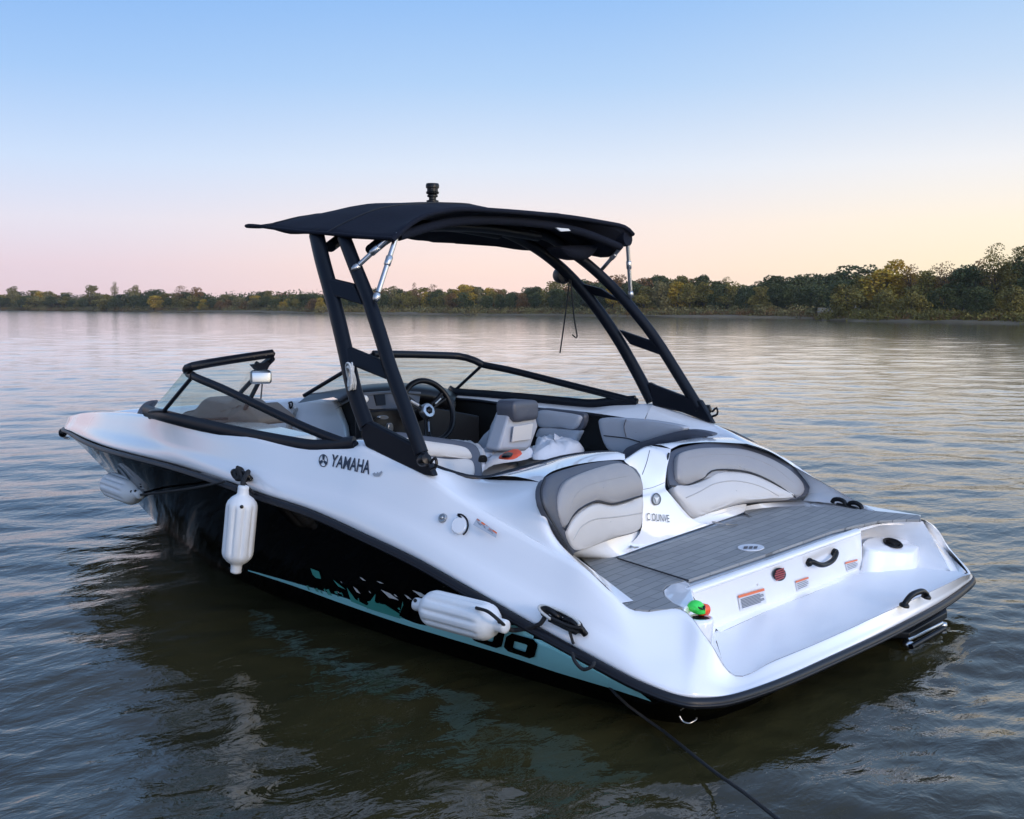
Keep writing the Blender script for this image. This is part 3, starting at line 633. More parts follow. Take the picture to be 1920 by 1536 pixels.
# starboard
leg([(885,425,-.25),(930,431,-.42),(975,449,-.60),(1020,476,-.75),(1065,514,-.86),(1110,566,-.93),(1155,630,-.99),(1195,700,-1.04),(1222,752,-1.05)],.034)
leg([(985,430,-.45),(1030,445,-.62),(1062,466,-.73),(1105,498,-.82),(1150,540,-.90),(1190,585,-.94),(1230,637,-.99),(1275,708,-1.03),(1312,768,-1.05)],.030)
plate([(1078,528,-.90),(1128,541,-.90),(1166,566,-.93),(1112,553,-.93)],-1)
plate([(1162,618,-.985),(1226,640,-.985),(1252,670,-1.0),(1184,646,-1.0)],-1)
plate([(1218,716,-1.04),(1230,722,-1.04),(1296,747,-1.04),(1316,750,-1.05),(1330,775,-1.05),(1341,795,-1.05),(1325,790,-1.05),(1280,773,-1.05),(1226,760,-1.05)],-1,'foot_plate')
# arch across under the canopy
def arch(x,zc,za,nm='arch_bar'):
    P=[Vector((x-.01,.79,za-.03)),Vector((x+.02,.66,za+.03)),Vector((x+.05,.42,zc)),Vector((x+.06,0,zc+.02)),Vector((x+.05,-.42,zc))]
    return tube(nm,P,.030,M['tower'],tw_,rb=.024,seg=12,up=(1,0,0),n=30)
arch(2.28,2.00,1.91); arch(2.02,1.98,1.89)
# board clamps/knobs at tower feet
for a,y in (((796,862),1.09),((1326,768),-1.09)):
    c=Y(*a,y); kb=G().add(*lathe_vf([(.012,-.03),(.022,-.025),(.026,0),(.02,.02),(.001,.024)],c,(-.6,.2 if y>0 else -.2,.2),14)).obj('hinge_knob',M['dash'],tw_,sharp=40)
    P=[c+Vector((-.03,0,-.01)),c+Vector((-.055,0,.012)),c+Vector((-.06,0,-.02)),c+Vector((-.03,0,-.035))]; tube('knob_ring',P,.006,M['dash'],kb,seg=6,n=10)
c=Y(1056,516,-.88)
sp=G().add(*lathe_vf([(.02,-.05),(.045,-.045),(.05,0),(.044,.035),(.02,.04)],c,(-.8,.5,0),20)).obj('tower_speaker',M['tower'],tw_,sharp=40)
# canvas top
can=empty('canvas_top',(0,0,0),boat)
rows=[]
aft=[(735,447),(748,436),(766,419),(800,400),(860,389),(950,393),(1060,403),(1130,414),(1172,423),(1187,437)]
A0=crv([X(a,b,1.80) for a,b in aft],31)
YS=[p.y for p in A0]
def crown(x,edge,rise,w):
    out=[]
    for y in YS:
        s=y/.88; out.append(Vector((x+.0*(1-s*s),s*w,edge+rise*(1-abs(s)**2.4))))
    return out
rows=[A0,crown(1.95,1.905,.165,.875),crown(2.15,1.925,.185,.87),crown(2.38,1.945,.185,.85),crown(2.6,1.97,.145,.81),crown(2.78,1.992,.08,.77),crown(2.92,2.005,.035,.72),crown(3.02,2.010,.012,.66)]
cols=[crs([r[j] for r in rows],4) for j in range(31)]
cols=[[p+Vector((0,0,.010*noise.noise(Vector((p.x*5,p.y*2.2,1)))+.005*noise.noise(Vector((p.x*3,p.y*9,4))))) for p in c_] for c_ in cols]
v,f=grid(cols); top_c=obj('canvas',v,f,M['canvas'],can)
for fr_c in (.33,.66):
    k=int(fr_c*(len(cols[0])-1)); tube('canvas_seam',[c_[k]+Vector((0,0,.002)) for c_ in cols],.0035,M['rub'],can,seg=6)
m=top_c.modifiers.new('thick','SOLIDIFY'); m.thickness=.012; m.offset=-1
tube('canvas_hem',[p+Vector((0,0,-.008)) for p in A0],.011,M['canvas'],can,n=40)
tube('canvas_hem',[c_[0] for c_ in [[r[0]] for r in rows]],.008,M['canvas'],can,n=30)
# rolled starboard side edge
tube('rolled_edge',[Vector((1.81,-.85,1.985)),Vector((2.1,-.85,1.965)),Vector((2.5,-.82,1.97)),Vector((2.9,-.72,2.0))],[.042]*8+[.03]*8+[.015]*14,M['canvas'],can,n=30,seg=14)
tube('underside_spar',[Vector((1.84,.80,1.91)),Vector((1.86,.45,1.99)),Vector((1.86,0,2.02)),Vector((1.84,-.45,2.0)),Vector((1.84,-.82,1.94))],.02,M['canvas'],can,n=30)
# under canvas pouch hanging down
P=[X(1050,463,1.95),X(1115,460,1.95),X(1112,474,1.95),X(1095,487,1.95),X(1070,484,1.95),X(1055,475,1.95)]
cushion('hanging_pouch',P,M['canvas'],can,hint=(-1,0,0),thick=.08,bulge=.03)
prism([X(1043,427,1.81),X(1066,429,1.81),X(1070,433,1.81),X(1052,434,1.81)],(.01,0,0),'strap_tab',M['white'],can)
# struts
def strut(a,b,nm='strut',r=.0105):
    s=tube(nm,[a,b],r,M['chrome'],can,seg=12)
    d=(b-a); 
    tube('strut_rod',[a-d*.10,a+d*.02],r*.6,M['chrome'],s,seg=8)
    G().add(*lathe_vf([(r*1.0,-.022),(r*1.35,-.018),(r*1.35,.018),(r*1.0,.022)],a.lerp(b,.42),d,14)).obj('strut_collar',M['chrome'],s)
    G().add(*lathe_vf([(r*.7,0),(r*1.3,.008),(r*1.5,.02),(r*1.2,.035),(r*.5,.042)],b,d,14)).obj('strut_end',M['chrome'],s)
    return s
strut(Y(742,447,.84),Y(709,548,.94)); strut(Y(724,450,.84),Y(674,496,.90))
strut(Y(1177,462,-.86),Y(1182,545,-.92)); strut(Y(1166,462,-.84),Y(1128,506,-.88),r=.010)
# anchor light
la=empty('anchor_light',(0,0,0),boat); b0=Vector((2.35,.02,2.115)); b0=X(811,388,2.35)
G().add(*lathe_vf([(.05,-.012),(.05,0),(.022,.008),(.022,.02),(.030,.022),(.030,.03),(.018,.034),(.018,.045),(.026,.048),(.026,.056),(.020,.06)],b0,(0,0,1),20)).obj('light_base',M['dash'],la,sharp=40)
G().add(*lathe_vf([(.022,.06),(.030,.062),(.032,.072),(.027,.074),(.027,.088),(.032,.09),(.033,.102),(.030,.112),(.001,.114)],b0,(0,0,1),20)).obj('light_lens',M['dash'],la,sharp=40)

# ---- interior tub
g=G()
fz=.45
tub=[Vector((1.25,-.85,fz)),Vector((1.25,.85,fz)),Vector((3.0,.72,fz)),Vector((3.8,.46,.5)),Vector((5.2,.06,.62)),Vector((5.2,-.06,.62)),Vector((3.8,-.46,.5)),Vector((3.0,-.72,fz))]
obj('cockpit_floor',tub,[(0,1,2,7),(2,3,6,7),(3,4,5,6)],M['carpet'],boat,smooth=False)
# inner port wall + rim
rimP=[X(1170,856,1.20),X(1150,850,1.22),X(1100,852,1.26),X(1050,860,1.30),X(1005,873,1.33),X(955,886,1.345),Y(900,898,.86),Y(832,882,.95),Y(760,850,.97),Y(690,826,.97),Vector((2.4,.96,.98)),Vector((3.0,.93,1.02))]
R_=crv(rimP,60); g=G(); loft(g,[[p for p in R_],[Vector((p.x*.97+.06,p.y*.97-.02,p.z-.02)) for p in R_],[Vector((p.x*.96+.1,p.y*.82,fz)) for p in R_]]); g.obj('port_liner',M['vdark'],boat)
tube('rim_trim',[p+Vector((.006,-.004,.0)) for p in R_],.011,M['rub'],boat,seg=8)
rimS=[X(1180,862,1.20),X(1215,838,1.26),X(1260,834,1.28),X(1300,824,1.33),Y(1338,817,-.93),Y(1280,806,-.93),Y(1205,792,-.93),Y(1100,776,-.93),Y(1000,766,-.93),Y(900,752,-.93),Y(852,748,-.93)]
R_=crv(rimS,60); g=G(); loft(g,[[p for p in R_],[Vector((p.x*.98+.04,p.y*.99,p.z-.03)) for p in R_],[Vector((p.x*.97+.08,p.y*.84,fz)) for p in R_]]); g.obj('starboard_liner',M['inter'],boat)
tube('rim_trim',[p+Vector((.0,.004,.0)) for p in R_[22:]],.010,M['rub'],boat,seg=8)
# starboard gunwale top between windshield base and liner
base_s=[Y(852,740,-1.02),Y(920,745,-1.02),Y(1000,753,-1.03),Y(1070,760,-1.04),Y(1110,763,-1.045),Y(1150,758,-1.05),Y(1225,757,-1.05)]
in_s=[Y(852,748,-.93),Y(910,754,-.93),Y(1000,766,-.93),Y(1060,772,-.93),Y(1110,777,-.93),Y(1150,784,-.93),Y(1205,793,-.93)]
a=crs(base_s,6);b=crs(in_s,6); g=G(); loft(g,[[p.lerp(q,t)+Vector((0,0,.006*bul(t))) for p,q in zip(a,b)] for t in (0,.3,.6,.9,1)])
a2=crs([Y(1205,793,-.93),Y(1205,800,-.93)],3)
# outer filler starboard: from deck side top edge to windshield base
o_s=[Vector((3.1,-.97,.99)),Vector((2.8,-1.02,.995)),Vector((2.5,-1.04,1.0)),Vector((2.3,-1.05,1.0)),Vector((2.1,-1.05,1.0)),Vector((1.9,-1.06,1.02)),Vector((1.75,-1.07,1.03))]
b=crs(o_s,6); a=crs(base_s,6); loft(g,[a,b])
g.obj('starboard_gunwale',M['gel'],boat,sharp=70)
# port gunwale top
po=[Y(560,837,1.04),Y(655,838,1.045),Y(690,836,1.05),Y(750,866,1.05),Y(800,890,1.05)]
pi=[Y(560,832,.97),Y(655,826,.97),Y(690,826,.97),Y(765,855,.97),Y(832,882,.97)]
a=crs(po,6);b=crs(pi,6); g=G(); loft(g,[[p.lerp(q,t)+Vector((0,0,.008*bul(t))) for p,q in zip(a,b)] for t in (0,.2,.5,.8,1)]); 
po=[C4[k] for k in (7,8,9,10,11)]; pi=[Vector((3.35,.80,1.04)),Vector((3.2,.88,1.04)),Vector((2.75,.93,1.03)),Vector((2.45,.95,1.0)),Vector((2.2,.96,.99))]
a=crs(po,6);b=crs(pi,6); loft(g,[a,b]); g.obj('port_gunwale',M['gel'],boat,sharp=70)
# bow deck ring and bow cockpit
bo=[C4[k] for k in range(8)]; bi=[Vector((5.30,0,.90)),Vector((5.28,.03,.90)),Vector((5.2,.06,.905)),Vector((4.95,.12,.93)),Vector((4.4,.34,.96)),Vector((3.95,.50,.98)),Vector((3.7,.60,1.0)),Vector((3.5,.66,1.03))]
g=G()
for s in (1,-1):
    a=crs([Vector((p.x,s*p.y,p.z)) for p in bo],5);b=crs([Vector((p.x,s*p.y,p.z)) for p in bi],5)
    loft(g,[[p.lerp(q,t)+Vector((0,0,.02*bul(t))) for p,q in zip(a,b)] for t in (0,.15,.4,.7,.9,1)])
    loft(g,[b,[Vector((q.x*.99,q.y*.9,.6)) for q in b]])
g.obj('bow_deck',M['gel'],boat,sharp=60)
cushion('bow_pad',[Z(168,775,.885),Z(195,771,.89),Z(225,773,.89),Z(236,778,.885),Z(210,780,.88)],M['dashgrey'],boat,hint=(0,0,1),thick=.01,bulge=.006)
cushion('bow_backrest',[Y(a,b,.72) for a,b in ((257,779),(262,765),(274,754),(290,751),(283,764),(270,776))],M['vdark'],boat,hint=(-1,1,1),thick=.02,bulge=.004)
# consoles
def slab(nm,P,d,mat,bw=.01,parent=boat): return prism(P,d,nm,M[mat],parent,bw)
slab('console_side',[Y(483,752,-.25),Y(560,746,-.25),Y(628,752,-.25),Y(646,800,-.25),Y(655,860,-.25),Y(520,850,-.25),Y(480,800,-.25)],(0,-.4,0),'gel',.02)
slab('console_step',[Y(540,752,-.22),Y(552,766,-.22),Y(544,790,-.22),Y(536,828,-.22),Y(530,828,-.22),Y(538,785,-.22)],(0,-.03,0),'vlight',.003)
tube('cup_hook',[Y(541,756,-.21),Y(547,754,-.21),Y(548,761,-.21),Y(544,766,-.21),Y(543,757,-.21)],.005,M['dash'],boat,n=12,seg=6)
slab('port_console',[Y(440,790,.35),Y(500,792,.35),Y(600,815,.35),Y(600,860,.35),Y(440,850,.35)],(0,.5,0),'gel',.03)
# helm: dark body, dash top, gauges
hb=slab('helm_console',[Y(630,758,-.28),Y(640,745,-.28),Y(680,772,-.28),Y(740,800,-.28),Y(760,900,-.28),Y(640,900,-.28)],(0,-.68,0),'dash',.01)
dt=[X(625,745,3.15),X(650,728,3.18),X(700,720,3.2),X(760,718,3.2),X(830,726,3.15),X(858,742,3.1)]
db=[X(640,760,2.95),X(665,748,2.95),X(705,740,2.95),X(760,738,2.95),X(820,746,2.92),X(850,760,2.9)]
a=crs(dt,6);b=crs(db,6); g=G(); loft(g,[[p+Vector((.3,0,-.05)) for p in a],a,[p.lerp(q,.5)+Vector((0,0,.012)) for p,q in zip(a,b)],b,[q+Vector((.06,0,-.03)) for q in b]]); g.obj('dash_hood',M['dash'],boat)
slab('dash_panel',[X(672,738,2.96),X(740,733,2.96),X(790,735,2.96),X(785,765,2.90),X(700,768,2.90),X(680,766,2.90)],(.03,0,0),'dashgrey',.004)
slab('gauge_screen',[X(702,741,2.945),X(722,739,2.945),X(724,759,2.91),X(706,761,2.91)],(.01,0,0),'dash',.002)
slab('dash_lower',[X(676,772,2.88),X(800,762,2.88),X(900,780,2.75),X(900,900,2.75),X(680,900,2.88)],(.05,0,0),'dash',.01)
c=X(683,749,2.93); G().add(*lathe_vf([(.022,0),(.02,.012),(.012,.02),(.001,.022)],c,(-1,.3,.4),16)).obj('dash_knob',M['white'],boat)
for a,b_,w,h in ((720,783,9,4),(733,802,5,9)):
    P=[X(a+w*math.cos(t),b_+h*math.sin(t),2.80) for t in np.linspace(0,2*math.pi,14,endpoint=False)]; prism(P,(.02,0,0),'throttle_lever' if h>5 else 'throttle_button',M['chrome'],boat,.002)
# steering wheel
sw=empty('steering_wheel',(0,0,0),boat)
wc=X(803,770,2.70); nrm=Vector((-.93,.12,.34)).normalized(); e1=nrm.cross(Vector((0,0,1))).normalized(); e2=e1.cross(nrm)
R=(X(845,775,2.70)-wc).length*.93
if e2.z<0:e2=-e2
def wp_(a,r,d=0): return wc+(e1*math.cos(a)+e2*math.sin(a))*r+nrm*d
tube('wheel_rim',[wp_(a,R) for a in np.linspace(0,2*math.pi,49)],.016,M['dash'],sw,seg=10)
for k,a in enumerate((math.radians(30),math.radians(150),math.radians(-75))):
    for da in (-.13,.13):
        s_=tube('wheel_spoke',[wp_(a+da*2.4,.03,-.02),wp_(a+da,R*.55,-.008),wp_(a+da*.9,R*.97)],.010,M['dash'],sw,rb=.005,seg=8,up=e1.cross(nrm))
    tube('spoke_trim',[wp_(a,.065,.0),wp_(a,R*.72,.0)],.008,M['chrome'] if k else M['silver'],sw,rb=.004,seg=8)
G().add(*lathe_vf([(.042,-.03),(.042,0),(.036,.008),(.001,.010)],wc,nrm,24)).obj('wheel_hub',M['chrome'],sw,sharp=40)
G().add(*lathe_vf([(.022,.010),(.020,.014),(.001,.015)],wc,nrm,6)).obj('hub_emblem',M['dash'],sw)
tube('steering_column',[wc-nrm*.02,wc-nrm*.22],.035,M['dash'],sw)
# helm seat
hs=empty('helm_seat',(0,0,0),boat)
slab('seat_shell',[X(962,760,2.02),X(1006,764,2.02),X(1004,800,2.0),X(998,838,2.0),X(988,846,2.0),X(935,846,2.0),X(950,800,2.0)],(.10,0,0),'vside',.02,hs)
slab('seat_wing',[Y(888,838,-.22),Y(905,815,-.22),Y(940,782,-.22),Y(962,762,-.22),Y(975,760,-.22),Y(968,850,-.22),Y(892,850,-.22)],(0,-.05,0),'vside',.015,hs)
cushion('headrest_bolster',[X(962,756,1.99),X(985,750,1.99),X(1006,753,1.99),X(1009,772,1.99),X(1006,785,1.99),X(985,789,1.99),X(965,789,1.99)],M['vdark'],hs,thick=.10,bulge=.012)
slab('seat_patch',[X(964,800,1.985),X(1000,794,1.985),X(996,824,1.985),X(960,829,1.985)],(.006,0,0),'vlight',.002,hs)
# starboard coaming pads
def pad(nm,P,y,mat,thick=.04,bulge=.012): return cushion(nm,[Y(a,b,y) for a,b in P],M[mat],boat,hint=(-.3,1,.2),thick=thick,bulge=bulge,edge=.02)
pad('side_pad',[(1008,768),(1050,769),(1088,774),(1096,780),(1088,806),(1050,802),(1010,800)],-.88,'vdark',.04,.004)
pad('side_pad_panel',[(1010,771),(1050,773),(1086,779),(1090,784),(1078,804),(1050,802),(1010,799)],-.865,'vside')
pad('side_pad_panel',[(1010,805),(1020,802),(1086,808),(1084,818),(1076,832),(1050,830),(1006,820)],-.865,'vside')
pad('side_pad_aft',[(1122,790),(1130,784),(1175,785),(1230,790),(1286,803),(1240,820),(1200,832),(1190,845),(1158,852),(1140,843),(1130,825)],-.80,'vside')
tube('pad_piping',[Y(a,b,-.785) for a,b in ((1132,817),(1150,819),(1175,822),(1200,829))],.003,M['pipe'],boat,seg=6,n=12)
tube('pad_piping',[Y(a,b,-.785) for a,b in ((1174,786),(1170,800),(1174,820))],.0025,M['vdark'],boat,seg=6,n=12)
pad('pad_cap',[(1178,838),(1230,820),(1290,806),(1338,815),(1300,822),(1255,831),(1215,836),(1180,860),(1164,862),(1168,848)],-.70,'vdark',.05,.004)
# port companion seat (backrest seen over the gunwale)
ps=empty('companion_seat',(0,0,0),boat)
cushion('backrest_frame',[X(735,812,1.95),X(800,818,1.93),X(870,828,1.90),X(890,834,1.88),X(900,850,1.86),X(903,900,1.8),X(880,905,1.8),X(800,900,1.85),X(740,850,1.9)],M['vdark'],ps,thick=.09,bulge=.006,edge=.02)
cushion('back_panel',[X(748,822,1.92),X(800,827,1.90),X(860,836,1.87),X(878,843,1.86),X(884,860,1.85),X(840,857,1.86),X(770,850,1.9)],M['vlight'],ps,thick=.03,bulge=.012)
cushion('back_panel',[X(790,858,1.88),X(840,861,1.85),X(884,864,1.84),X(886,896,1.8),X(850,893,1.8),X(815,885,1.83),X(800,872,1.86)],M['vlight'],ps,thick=.03,bulge=.012)
cushion('seat_base',[Z(905,900,.78),Z(960,880,.78),Z(1050,845,.78),Z(1000,840,.78),Z(900,850,.78)],M['vlight'],ps,hint=(0,0,1),thick=.3,bulge=.02)
# engine box top / wet floor in white
cushion('aft_bench',[Z(1010,870,.82),Z(1090,848,.82),Z(1100,835,.82),Z(1040,822,.82),Z(960,850,.82)],M['vlight'],boat,hint=(0,0,1),thick=.3,bulge=.02)

# ---- cleats
def cleat(nm,c,d,L=.13,up=(0,0,1),h=.03):
    c=Vector(c);d=Vector(d).normalized();u=Vector(up)
    g=G()
    for q in (-1,1):
        g.add(*tube_vf(crv([c+d*q*L*.5+u*.004,c+d*q*L*.44+u*h*1.0,c+d*q*L*.26+u*h*1.35,c+d*q*L*.10+u*h*1.0,c+d*q*L*.05+u*.004],16),.011,seg=10))
    g.add(*tube_vf([c-d*L*.33+u*.003,c+d*L*.33+u*.003],.018,rb=.006,seg=8,up=d.cross(u)))
    return g.obj(nm,M['dash'],boat,sharp=50)
cA=hit(B_side,1060,1172,.004); cleat('cleat',cA,(1,.05,.25),.17,up=Vector((0,.6,.8)),h=.035)
cF=hit(B_side,458,898,.004); cleat('cleat',cF,(1,-.1,.0),.13,up=Vector((0,.6,.8)),h=.03)
cS=teakp(1588,950,.01); cleat('cleat',cS,(1,0,0.1),.15,up=(0,0,1),h=.020)
# stern lamp/eye, ladder, bow eye
tube('stern_eye',[Z(1274,1343,.31),Z(1280,1352,.295),Z(1292,1356,.29),Z(1304,1350,.297),Z(1306,1346,.30)],.003,M['chrome'],boat,n=14,seg=8)
ld=empty('boarding_ladder',(0,0,0),boat)
def lp(px,py,z): return Z(px,py,z)
for a,b in (((1700,1200),(1765,1168)),((1692,1192),(1757,1162)),((1708,1213),(1770,1178))):
    tube('ladder_rail',[lp(*a,.27),lp(*b,.29)],.011,M['chrome'] if a[0]==1700 else M['dash'],ld,seg=8)
slab('ladder_step',[lp(1665,1185,.30),lp(1700,1175,.31),lp(1772,1145,.33),lp(1776,1160,.31),lp(1705,1200,.27),lp(1672,1198,.27)],(0,0,.03),'dash',.005,ld)
for a in ((1702,1208),(1766,1172)): G().add(*lathe_vf([(.012,-.02),(.018,0),(.012,.02)],lp(*a,.27),(1,.5,0),12)).obj('ladder_hinge',M['chrome'],ld)
be=tube('bow_eye',[Vector((5.90,.0,.76)),Vector((5.96,.01,.75)),Vector((5.95,.01,.71)),Vector((5.89,0,.70))],.009,M['chrome'],boat,n=12,seg=8)
G().add(*lathe_vf([(.02,-.02),(.035,0),(.02,.03)],Vector((5.93,.02,.74)),(1,0,.3),12)).obj('bow_roller',M['dash'],boat)

# ================================================================== loose things
def fender(p0,p1,r,label,nr=10):
    p0=Vector(p0);p1=Vector(p1);L=(p1-p0).length; a=(p1-p0).normalized()
    root=tag(empty('fender',p0),label,'fender','white ribbed fenders hanging on the boat')
    pr=[(r*.20,0),(r*.34,.004),(r*.36,.03*L),(r*.36,.09*L),(r*.42,.11*L),(r*.68,.14*L,0),(r*.90,.185*L,0),(r*.98,.22*L,.3),(r,.26*L,1),(r,.5*L,1),(r,.74*L,1),(r*.98,.78*L,.3),(r*.90,.815*L,0),(r*.68,.86*L,0),(r*.42,.89*L),(r*.36,.91*L),(r*.36,.97*L),(r*.34,L-.004),(r*.2,L)]
    G().add(*lathe_vf(pr,(0,0,0),a,80,rib=.13,nr=nr)).obj('fender_body',M['fender'],root,sharp=80)
    for h in (.045,.955):
        s=a.orthogonal().normalized(); G().add(*tube_vf([a*h*L-s*r*.45,a*h*L+s*r*.45],r*.10,seg=8)).obj('eyelet',M['dash'],root)
    vc=a*L*.24+ (CP-p0).normalized()*r*.93; G().add(*lathe_vf([(r*.12,-.002),(r*.12,.006),(r*.08,.008)],vc,CP-p0,10)).obj('valve',M['dash'],root)
    return root
fp0=hit(B_hull,446,985,0); d_out=Vector((-.1,1,0)).normalized()
yF=cF.y+.10
fender(Y(457,910,yF),Y(442,1075,yF+.02),.066,'white ribbed fender hanging upright from the forward cleat against the black hull')
a=hit(B_hull,262,925,.07); b=hit(B_hull,215,905,.07); a=Y(264,928,.60); b=Y(196,904,.50)
fender(a,b,.075,'white ribbed fender lying level against the black hull near the bow tip')
fender(Y(778,1132,1.27),Y(951,1176,1.27),.066,'white ribbed fender lying level across the teal stripe near the stern')
def rope(name,P,r,mat,label,cat,n=40,group=None): return tag(tube(name,P,r,mat,None,seg=8,n=n),label,cat,group)
kn=[hit(B_side,458+8*math.cos(t*2.1)+t,893+7*math.sin(t*2.7),.03+.01*math.sin(t*3)) for t in np.linspace(0,6,18)]
rope('fender_line',kn+[Y(455,905,yF),Y(457,915,yF)],.010,M['rope'],'black line knotted round the forward cleat and holding the upright fender','rope',n=90)
rope('fender_line',[Y(264,928,.60),hit(B_hull,300,919,.03),hit(B_hull,380,908,.04),hit(B_side,440,900,.05)],.006,M['rope'],'thin black line running from the bow fender back to the forward cleat','rope')
rope('fender_line',[hit(B_side,462,890,.06),hit(B_side,475,905,.05),hit(B_side,492,922,.05),hit(B_hull,540,950,.035),hit(B_hull,640,990,.03),hit(B_hull,760,1046,.03),hit(B_hull,860,1100,.03)],.007,M['rope'],'black line lying along the rub rail aft of the forward cleat','rope')
rope('fender_line',[Y(945,1172,1.27),hit(B_hull,975,1172,.03),hit(B_side,1020,1172,.03),cA+Vector((.05,.03,.04))],.008,M['rope'],'short black line from the stern fender to the aft cleat','rope')
rope('fender_line',[Y(893,1140,1.31),Y(915,1147,1.33),Y(935,1163,1.32),Y(945,1172,1.28)],.006,M['rope'],'dark cord looped over the end of the stern fender','rope')
# line wound on the aft cleat, with pale strands
P=[]
for t in np.linspace(0,1,70):
    k=t*5*math.pi; P.append(cA+Vector((1,.05,.25)).normalized()*.085*math.cos(k)+Vector((0,.6,.8))*(.03+.012*math.sin(k*.5))+Vector((0,.8,-.6))*.018*math.sin(k*1.0))
rope('cleat_line',P,.0052,M['rope'],'black mooring line wound in loops on the port aft cleat','rope',n=160)
rope('whipping_line',[q+Vector((0,.012,.008)) for q in P[14:34]],.005,M['wrope'],'pale grey strands of line on top of the port aft cleat','rope',n=60)
rope('mooring_line',[cA+Vector((-.03,.02,.0)),hit(B_side,1082,1206,.03),hit(B_hull,1108,1240,.02),hit(B_hull,1150,1285,.015),hit(B_hull,1186,1322,.012),Z(1240,1368,.262),Z(1330,1440,.30),Z(1400,1490,.38),Z(1470,1545,.48),Z(1600,1640,.7)],.005,M['rope'],'long taut black mooring line running from the stern across the water','rope',n=80)
rope('hanging_loop',[Y(1073,1225,1.24),Y(1078,1240,1.26),Y(1093,1255,1.26),Y(1110,1250,1.26),Y(1114,1242,1.24)],.006,M['rope'],'small black loop of line drooping over the teal stripe below the aft cleat','rope',n=24)
rope('tow_line',[Y(1068,520,-.85),Y(1064,560,-.85),Y(1056,620,-.85),Y(1050,662,-.85)],.004,M['rope'],'thin straight line hanging from the starboard tower leg','rope',n=20)
rope('tow_line',[Y(1070,525,-.85),Y(1074,570,-.85),Y(1077,600,-.85),Y(1082,633,-.85),Y(1073,628,-.85)],.004,M['rope'],'short curled line with a hook end hanging from the starboard tower leg','rope',n=24)
P=[]
for t in np.linspace(0,1,160):
    k=t*26*math.pi; c=Y(658,706,1.06); P.append(c+Vector((.022*math.cos(k),.018*math.sin(k*.97),.045*math.sin(k)+.01*math.cos(k*.3))))
rope('rope_bundle',P,.0035,M['wrope'],'small pale coiled cord tied to the port tower leg','rope',n=420)
# drink-holder contents
c=teakp(1305,1140,.0)
kf=tag(empty('key_float',c),'green and orange float with strap stuffed in the port stern drink holder','float')
G().add(*tube_vf(crv([Vector((0,.03,.02)),Vector((0,.012,.03)),Vector((0,-.008,.02)),Vector((0,-.012,0))],14),.017,rb=.024,seg=12)).obj('float_body',M['neong'],kf)
kf.location=Z(1307,1150,.60)
G().add(*lathe_vf([(.012,-.02),(.020,-.015),(.022,.012),(.012,.02)],Vector((-.004,-.034,.006)),(.3,1,.2),14)).obj('float_end',M['neono'],kf)
G().add(*tube_vf(crv([Vector((-.02,.03,.03)),Vector((-.03,.015,.022)),Vector((-.028,0,.03)),Vector((-.02,-.01,.01))],14),.003,seg=6)).obj('float_strap',M['dash'],kf)
# cloth things in the cockpit
def crumple(name,P,h,mat,label,cat,seed,parent=None,amp=.02,hint=(0,0,1)):
    P=crv(P,48,True); c=sum(P,Vector())/48; rows=[]
    for s,hh in ((1,0),(.97,.35),(.88,.7),(.75,.88),(.6,.96),(.42,1.0),(.22,1.0),(.03,1.0)):
        row=[]
        for p in P:
            q=c+(p-c)*s; nz=noise.fractal(Vector((q.x*22+seed,q.y*22,seed*1.7)),1,2,3); rg=abs(noise.noise(Vector((q.x*30+seed,q.y*12,3))))
            row.append(q+Vector((nz*.4*amp,nz*.3*amp,h*hh+(nz+rg*.8)*amp*min(1,hh*1.5))))
        rows.append(row)
    v,f=grid(rows,True); o=obj(name,v,f,mat,parent)
    if not parent: tag(o,label,cat)
    return o
hb_=tag(empty('life_jacket'),'white life jacket with orange red and black print lying on the cockpit seat','life jacket')
crumple('jacket_body',[Z(898,888,.86),Z(925,872,.86),Z(985,862,.86),Z(1003,850,.86),Z(960,838,.86),Z(905,848,.86)],.05,M['towel'],'','',3,hb_,.02)
crumple('jacket_collar',[Z(905,864,.92),Z(910,852,.92),Z(893,840,.92),Z(862,832,.92),Z(835,834,.92),Z(870,850,.92)],.03,M['vlight'],'','',9,hb_,.012)
crumple('printed_panel',[Z(935,860,.925),Z(960,862,.925),Z(978,852,.925),Z(972,845,.925),Z(950,849,.925)],.010,M['redcloth'],'','',5,hb_,.004)
crumple('printed_panel',[Z(940,857,.935),Z(955,858,.935),Z(962,851,.935),Z(950,850,.935)],.008,M['dash'],'','',6,hb_,.003)
crumple('buckle',[X(898,866,1.6),X(912,866,1.6),X(912,856,1.6),X(900,856,1.6)],.004,M['dash'],'','',6,hb_,.003)
cushion('bow_cushion_cover',[Y(a,b,.30) for a,b in ((332,790),(348,773),(370,766),(384,749),(400,744),(412,750),(428,752),(446,764),(458,758),(472,768),(492,786),(490,796),(420,802),(350,798))],M['taupe'],boat,hint=(-1,1,.5),thick=.22,bulge=.05,edge=.05)
crumple('bow_cushion',[Z(400,820,.78),Z(450,806,.78),Z(500,806,.78),Z(500,818,.78),Z(450,828,.78)],.05,M['vlight'],'','',33,boat,.01)
crumple('towel',[Z(1000,862,.85),Z(1050,858,.85),Z(1093,850,.85),Z(1085,840,.85),Z(1050,832,.85),Z(1015,832,.85),Z(1002,845,.85)],.06,M['towel'],'crumpled white towel heaped on the bench behind the helm seat','towel',12,None,.022)

